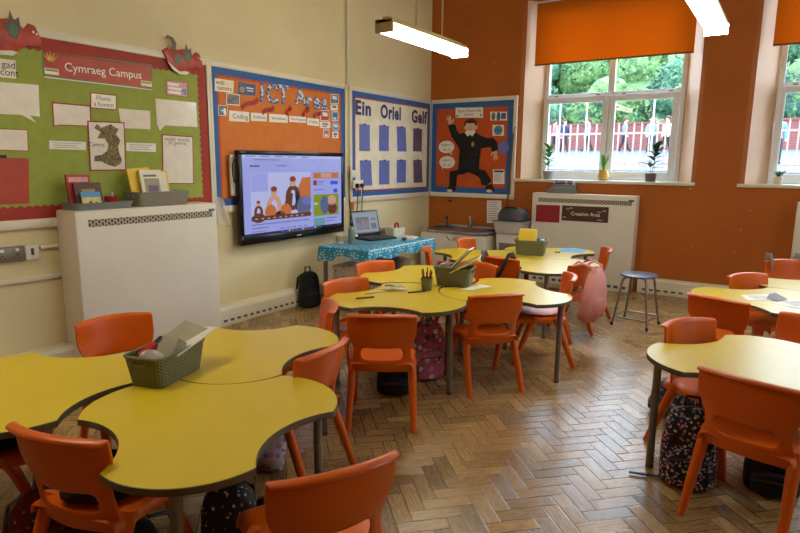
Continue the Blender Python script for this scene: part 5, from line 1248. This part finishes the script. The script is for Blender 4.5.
# wooden window pole leaning in the corner of the board
t = thing('window_pole', 'long brown window pole leaning against the board frame', 'pole', (1.262, -.058, 0))
A, B = Vector((0, 0, 0)), Vector((.10, .013, 2.02)); G().tube([A + Vector((0, 0, .012)), B], .012, 'wood', 10).obj('shaft', t)
G().tube([B, B + Vector((.003, .004, .06)), B + Vector((.02, 0, .085)), B + Vector((.035, 0, .06))], .006, 'dark_grey', 8).obj('hook', t)
# stacked tubs beside the sink
t = thing('storage_tub', 'clear plastic tub with white contents beside the back heater', 'tub', (1.51, -.29, 0))
g = G(); ring = crate(g, .36, .34, .66, 'heater', .82, .006, .03); g.obj('body', t, smooth=50)
G().b2(-.12, .12, -.172, -.165, .38, .54, 'ink_grey', .002).obj('label_panel', t)
t = thing('storage_tub', 'wide clear tray tub on top of the tall tub', 'tub', (1.51, -.29, .662))
g = G(); ring = crate(g, .44, .40, .17, 'clear', .84, .006, .03); g.obj('body', t, smooth=50); g = G(); rim_loop(ring, .432, .392, .03, .17, .008, 'cool_grey', g); g.obj('rim', t)
tag(G().b2(-.15, .15, -.12, .12, 0, .10, 'book_white', .01).obj('paper_stack', None, (1.51, -.29, .672)), 'white papers inside the clear tray tub', 'paper')
t = thing('tub_lid', 'dark grey domed lid box at the top of the tub stack', 'box', (1.51, -.29, .834))
G().lathe([(.20, 0), (.215, .02), (.21, .09), (.17, .155), (.10, .18), (0, .185)], 'dark_grey', n=36).obj('shell', t)
for v in t.children[0].data.vertices: v.co.y *= .8
G().tube([(-.09, -.09, .165), (-.07, -.105, .185), (.07, -.105, .185), (.09, -.09, .165)], .008, 'black_gloss', 8).obj('handle', t)

# ------------------------------------------------------------------ plants on the sills
def leaf(g, base, d, L, W, m, bend=.3):
    d = Vector(d).normalized(); up = Vector((0, 0, 1)); s = d.cross(up)
    s = s.normalized() if s.length > .05 else Vector((1, 0, 0)); nn = s.cross(d).normalized(); vs = []
    for k in range(7):
        t = k / 6; w = W * math.sin(PI * min(1, t * .93 + .05)) ** .8; p = Vector(base) + d * L * t - nn * 0 + Vector((0, 0, -bend * L * t * t))
        vs += [p - s * w / 2 + nn * w * .12, p, p + s * w / 2 + nn * w * .12]
    fs = []
    for k in range(6): fs += [(3 * k, 3 * k + 1, 3 * k + 4, 3 * k + 3), (3 * k + 1, 3 * k + 2, 3 * k + 5, 3 * k + 4)]
    g.add(vs, fs, m)
def potted(label, x, y, prof, pm, plant, sz=1.402):
    t = thing('potted_plant', label, 'plant', (x, y, sz - .0035))
    G().lathe(prof, pm, n=28).obj('pot', t)
    zt = prof[-1][1]; r = prof[-1][0]; G().lathe([(r - .006, zt - .012), (0, zt - .010)], 'soil').obj('soil', t)
    plant(t, zt - .012); return t
def cup(r0, r1, h): return [(r0, 0), (r1, h * .9), (r1, h), (r1 - .006, h)]
def bushy(seed, h, n, m, L, W, lean=0):
    def f(t, z0):
        rr = random.Random(seed); g = G(); st = G(); tips = [Vector((lean * .5, 0, z0)), Vector((lean, .0, z0 + h * .5)), Vector((lean * 1.2, 0, z0 + h * .9))]
        st.tube(tips, .004, 'stem', 6); b2 = [Vector((0, 0, z0)), Vector((-.03, .0, z0 + h * .55))]; st.tube(b2, .003, 'stem', 6); st.obj('stem', t)
        for k in range(n):
            q = k / n; p = tips[1].lerp(tips[2], (q - .4) / .6) if q > .4 else (tips[0].lerp(tips[1], .3 + q * 1.7) if k % 2 else b2[0].lerp(b2[1], .35 + q))
            a = k * 2.4 + rr.uniform(-.3, .3); leaf(g, p, (math.cos(a), math.sin(a) * .7, .35 + .7 * q), L * rr.uniform(.8, 1.15), W, m)
        g.obj('leaves', t, smooth=60)
    return f
def spiky(n, h, m, spread, w=.016):
    def f(t, z0):
        g = G()
        for k in range(n): a = k * 2.4; leaf(g, (.008 * math.cos(a), .008 * math.sin(a), z0), (math.cos(a) * spread, math.sin(a) * spread, 1), h * (.65 + .35 * ((k * 5) % 7) / 7), w, m, .12)
        g.obj('leaves', t, smooth=60)
    return f
potted('leafy green plant in a grey pot at the left of the sill', 1.845, .06, cup(.055, .072, .11), 'pot_grey', bushy(1, .36, 22, 'leaf', .15, .08))
potted('spiky plant in a ribbed ochre pot in mid sill', 2.585, .06, [(.045, 0), (.06, .012), (.064, .03), (.061, .036), (.07, .05), (.072, .066), (.069, .072), (.071, .09), (.066, .105), (.063, .11), (.058, .135), (.05, .135)], 'terracotta', spiky(7, .32, 'leaf', .30, .034))
potted('dark leafy plant in a stone pot at the right of the sill', 3.165, .06, cup(.058, .068, .10), 'pot_stone', bushy(5, .36, 19, 'leaf_dark', .18, .085, .03))
potted('small dark spiky plant in a white ribbed pot on the right window sill', 4.515, .04, [(.042, 0), (.045, .02), (.043, .026), (.046, .05), (.044, .056), (.047, .085), (.04, .088)], 'white_gloss', spiky(11, .16, 'leaf_dark', .8, .022))

# ------------------------------------------------------------------ outside
def slope(y): return 1.28 if y < 4 else 1.28 + (y - 4) * .066
g = G(); ysl = [.5, 4, 5.2, 8, 12, 18, 19]
g.grid(lambda x, y: (x, y, slope(y)), [-20, -8, 0, 6, 14, 26], ysl, 'tarmac'); structure(g.obj('ground', smooth=30))
g = G(); g.grid(lambda x, y: (x, y, slope(19) + .5 + (y - 19) * .46 + .5 * math.sin(x * .5 + y)), [-34 + 4 * i for i in range(19)], [18.6, 22, 27, 34, 44], 'grass_bank'); structure(g.obj('hillside', smooth=60))
tag(G().b2(-22, 28, 18.2, 18.5, slope(18) - .3, slope(18) + 1.05, 'brick').b2(-22, 28, 18.15, 18.55, slope(18) + 1.05, slope(18) + 1.13, 'brick').obj('garden_wall', None, smooth=0), 'low pink red brick wall across the far side of the playground', 'wall')
tag(G().b2(-9, 14, 4.85, 5.1, 1.15, 1.497, 'tarmac', .02).obj('kerb_wall', None), 'low pale kerb wall under the white railings outside', 'wall')
fy = 5.0
def railing(label, x0, x1):
    t = thing('railing', label, 'railing', ((x0 + x1) / 2, fy, 1.5))
    h = (x1 - x0) / 2
    G().b2(-h, h, -.012, .012, .10, .14, 'rail').obj('rail_bar', t, smooth=0); G().b2(-h, h, -.012, .012, .72, .76, 'rail').obj('rail_bar', t, smooth=0)
    n = int((x1 - x0) / .15)
    for k in range(n):
        x = -h + .075 + .15 * k; pal = G(); w = .015
        pal.b2(x - w, x + w, -.03, -.012, 0.0, .90, 'rail'); pal.add([(x - w, -.03, .90), (x + w, -.03, .90), (x, -.021, .96), (x - w, -.012, .90), (x + w, -.012, .90)], [(0, 1, 2), (4, 3, 2), (3, 0, 2), (1, 4, 2)], 'rail'); pal.obj('paling', t, smooth=0)
railing('white pointed railings outside the left half of the left window', -1.9, .9); railing('white pointed railings outside the right half of the left window', .9, 3.7); railing('white pointed railings outside the right hand window', 3.7, 6.4)
def goal(label, x0, x1, y, h):
    z = slope(y); t = thing('goal_frame', label, 'goal', ((x0 + x1) / 2, y, z)); w = (x1 - x0) / 2
    G().tube([(-w, 0, h), (w, 0, h)], .03, 'goal', 8).obj('crossbar', t)
    for sx in (-w, w): G().tube([(sx, 0, 0), (sx, 0, h)], .03, 'goal', 8).obj('post', t)
goal('white goal frame seen through the left casement', -5.2, -2.55, 13.6, 1.95); goal('white goal frame seen through the right casement', -1.6, .62, 13.6, 1.98)
def child(label, x, y, jacket, hair, pose, rz):
    t = thing('person', label, 'person', (x, y, slope(y)), rz)
    bm = bmesh.new(); J = [(0, 0, .66), (0, 0, .78), (0, 0, .95), (0, -.0, 1.04), (0, -.01, 1.10), (0, -.015, 1.20), (0, -.01, 1.29)]
    rad = [.105, .10, .115, .06, .045, .085, .06]
    E = [(i, i + 1) for i in range(6)]
    for sx in (-1, 1):
        b = len(J); st = pose * sx
        J += [(sx * .07, 0, .60), (sx * .08, -.10 * max(0, st) + .02, .35), (sx * .08, .22 * -st, .06), (sx * .085, .22 * -st - .10, .035)]; rad += [.085, .06, .042, .035]
        E += [(0, b), (b, b + 1), (b + 1, b + 2), (b + 2, b + 3)]
        b = len(J); J += [(sx * .14, 0, .97), (sx * .19, .06 * st, .78), (sx * .20, .12 * st - .08, .62), (sx * .20, .14 * st - .12, .55)]; rad += [.062, .048, .038, .03]
        E += [(2, b), (b, b + 1), (b + 1, b + 2), (b + 2, b + 3)]
    me = bpy.data.meshes.new('body'); me.from_pydata(J, E, []); o = bpy.data.objects.new('body', me); COL.objects.link(o)
    o.modifiers.new('k', 'SKIN'); o.modifiers.new('s', 'SUBSURF').levels = 1
    for i, v in enumerate(me.skin_vertices[0].data): v.radius = (rad[i] * .95, rad[i] * (.8 if i < 3 else 1)); v.use_root = (i == 0)
    bpy.context.view_layer.update(); m2 = bpy.data.meshes.new_from_object(o.evaluated_get(bpy.context.evaluated_depsgraph_get())); o.modifiers.clear(); o.data = m2; m2.name = 'body'; m2.materials.clear()
    for q in ('skin', jacket, 'uniform'): m2.materials.append(M[q])
    for p in m2.polygons:
        c = p.center; p.material_index = 0 if (c.z > 1.07 or (abs(c.x) > .15 and c.z < .60)) else (1 if (c.z > .62 or abs(c.x) > .16) else 2)
    m2.shade_smooth(); o.parent = t
    G().sphere((0, .012, 1.235), (.088, .092, .098), hair, 16, 10).obj('hair', t)
    g = G()
    for sx in (-.03, .03): g.sphere((sx, -.094, 1.205), .011, 'ink', 8, 6)
    g.sphere((0, -.10, 1.185), (.012, .016, .016), 'skin', 8, 6); g.obj('face', t)
KD = [(.25, 15.5, 'sky_card', 'hair', 1, 20, 'child in a light blue coat beyond the railings'), (.72, 15.8, 'ink_white', 'hair', -.6, -30, 'child in a white coat beside the light blue coat'), (-.95, 16.6, 'navy_card', 'hair', .8, 80, 'child in a slate blue coat left of the light blue coat'), (-3.2, 16.2, 'navy_cloth', 'hair', .7, 40, 'child in a navy coat seen through the left casement'), (-2.4, 16.8, 'violet', 'hair', -.8, -60, 'child in a violet coat seen through the left casement'), (4.25, 9.5, 'sky_card', 'hair', .5, 10, 'child in a turquoise coat seen through the right hand window'), (-3.9, 17.0, 'pink_bright', 'hair', .6, 100, 'child in a pink coat near the left goal frame')]
for x, y, j, h, p, r, lb in KD: child(lb, x, y, j, h, p, R(r))
def tree(label, x, y, z, rx, ry, rz, m, seed, n=2600, ls=.30):
    rr = random.Random(seed); t = thing('tree', label, 'tree', (x, y, z), group='trees behind the playground')
    G().tube([(0, 0, -3.5), (.1, 0, rz * .6), (.3, .1, rz * 1.2)], [.25, .18, .08], 'bark', 8).obj('trunk', t)
    g = G(); bl = [(Vector((rr.uniform(-.6, .6) * rx, rr.uniform(-.5, .5) * ry, rz * (.95 + rr.uniform(-.5, .45)))), rr.uniform(.38, .62)) for _ in range(9)]
    for c, s in bl: g.sphere(c, (rx * s, ry * s, rz * s * .9), m, 18, 10, None, crumple(rr.random(), .18))
    for k in range(n):
        c, s = rr.choice(bl); d = Vector((rr.gauss(0, 1), rr.gauss(0, 1) - .4, rr.gauss(0, 1))).normalized()
        p = c + Vector((d.x * rx * s, d.y * ry * s, d.z * rz * s * .9)) * rr.uniform(.97, 1.16); a = Vector((rr.gauss(0, 1), rr.gauss(0, 1), rr.gauss(0, 1))).normalized(); b = a.cross(d).normalized() if a.cross(d).length > .1 else Vector((1, 0, 0)); L = ls * rr.uniform(.5, 1.2)
        g.add([p, p + a * L * .5 + b * L * .25, p + a * L, p + a * L * .5 - b * L * .25], [(0, 1, 2, 3)], rr.choice([m, m, 'foliage_a', 'foliage_b', 'foliage_c']))
    g.obj('crown', t, smooth=60)
TR = [(-10.5, 20.8, 2.6, 2.6, 1.4, 2.0, 'foliage_b', 'dark green tree at the left of the left window'), (-6.0, 20.6, 2.6, 2.0, 1.3, 2.1, 'foliage_a', 'mid green tree behind the left casement'), (-2.6, 20.4, 2.5, 1.7, 1.2, 2.0, 'foliage_c', 'yellow green bush behind the left casement'), (.6, 20.6, 2.5, 1.8, 1.3, 2.1, 'foliage_a', 'broad green tree behind the right casement'), (4.0, 20.5, 2.5, 1.8, 1.3, 2.0, 'foliage_b', 'dark tree at the right of the left window'),
      (-9.0, 25.6, 4.9, 3.4, 1.7, 2.0, 'foliage_a', 'tall green tree far left on the hillside'), (-3.6, 25.6, 5.0, 2.8, 1.7, 2.1, 'foliage_c', 'pale green tree high on the hillside'), (1.8, 25.6, 4.9, 2.8, 1.7, 2.1, 'foliage_a', 'green tree high on the hillside at right'), (7.6, 20.6, 2.6, 2.0, 1.3, 2.2, 'foliage_a', 'green tree seen through the right hand window'), (12, 21, 2.8, 2.4, 1.5, 2.3, 'foliage_b', 'dark tree seen through the right hand window'), (7.4, 25.6, 4.9, 2.8, 1.7, 2.1, 'foliage_b', 'dark tree high on the hillside beyond the right hand window')]
for i, (x, y, z, rx, ry, rz, m, lb) in enumerate(TR): tree(lb, x, y, z - .6, rx, ry, rz, M[m], i)

# ------------------------------------------------------------------ light
w = bpy.data.worlds.new('sky'); SC.world = w; w.use_nodes = True
nt = w.node_tree; bg = nt.nodes['Background']
sky = nt.nodes.new('ShaderNodeTexSky'); sky.sky_type = 'HOSEK_WILKIE'; sky.turbidity = 7.0; sky.ground_albedo = .4
sky.sun_direction = Vector((.3, .5, .75)).normalized()
mixn = nt.nodes.new('ShaderNodeMix'); mixn.data_type = 'RGBA'; mixn.inputs['Factor'].default_value = .72
nt.links.new(sky.outputs[0], mixn.inputs['A']); mixn.inputs['B'].default_value = (.80, .90, 1.0, 1)
nt.links.new(mixn.outputs['Result'], bg.inputs[0]); bg.inputs[1].default_value = 8.5

# ------------------------------------------------------------------ camera
f_px, pitch, yaw, roll = 588.68, .1743, .5785, .0093
fw = Vector((-math.sin(yaw) * math.cos(pitch), math.cos(yaw) * math.cos(pitch), -math.sin(pitch)))
rt = Vector((math.cos(yaw), math.sin(yaw), 0)); up = rt.cross(fw)
r2 = rt * math.cos(roll) + up * math.sin(roll); u2 = -rt * math.sin(roll) + up * math.cos(roll)
cd = bpy.data.cameras.new('camera'); cam = bpy.data.objects.new('camera', cd); COL.objects.link(cam)
cd.sensor_width = 36; cd.lens = f_px / 800 * 36; cd.clip_start = .05; cd.clip_end = 200
mw = Matrix((r2, u2, -fw)).transposed().to_4x4(); mw.translation = Vector((4.6226, -7.8794, 1.6)); cam.matrix_world = mw
SC.camera = cam
SC.view_settings.view_transform = 'Standard'; SC.view_settings.look = 'None'; SC.view_settings.gamma = 1; SC.view_settings.use_curve_mapping = False
SC.view_settings.exposure = 0.80
SC.cycles.max_bounces = 8; SC.cycles.diffuse_bounces = 5; SC.cycles.glossy_bounces = 3; SC.cycles.transparent_max_bounces = 8
SC.cycles.sample_clamp_indirect = 6
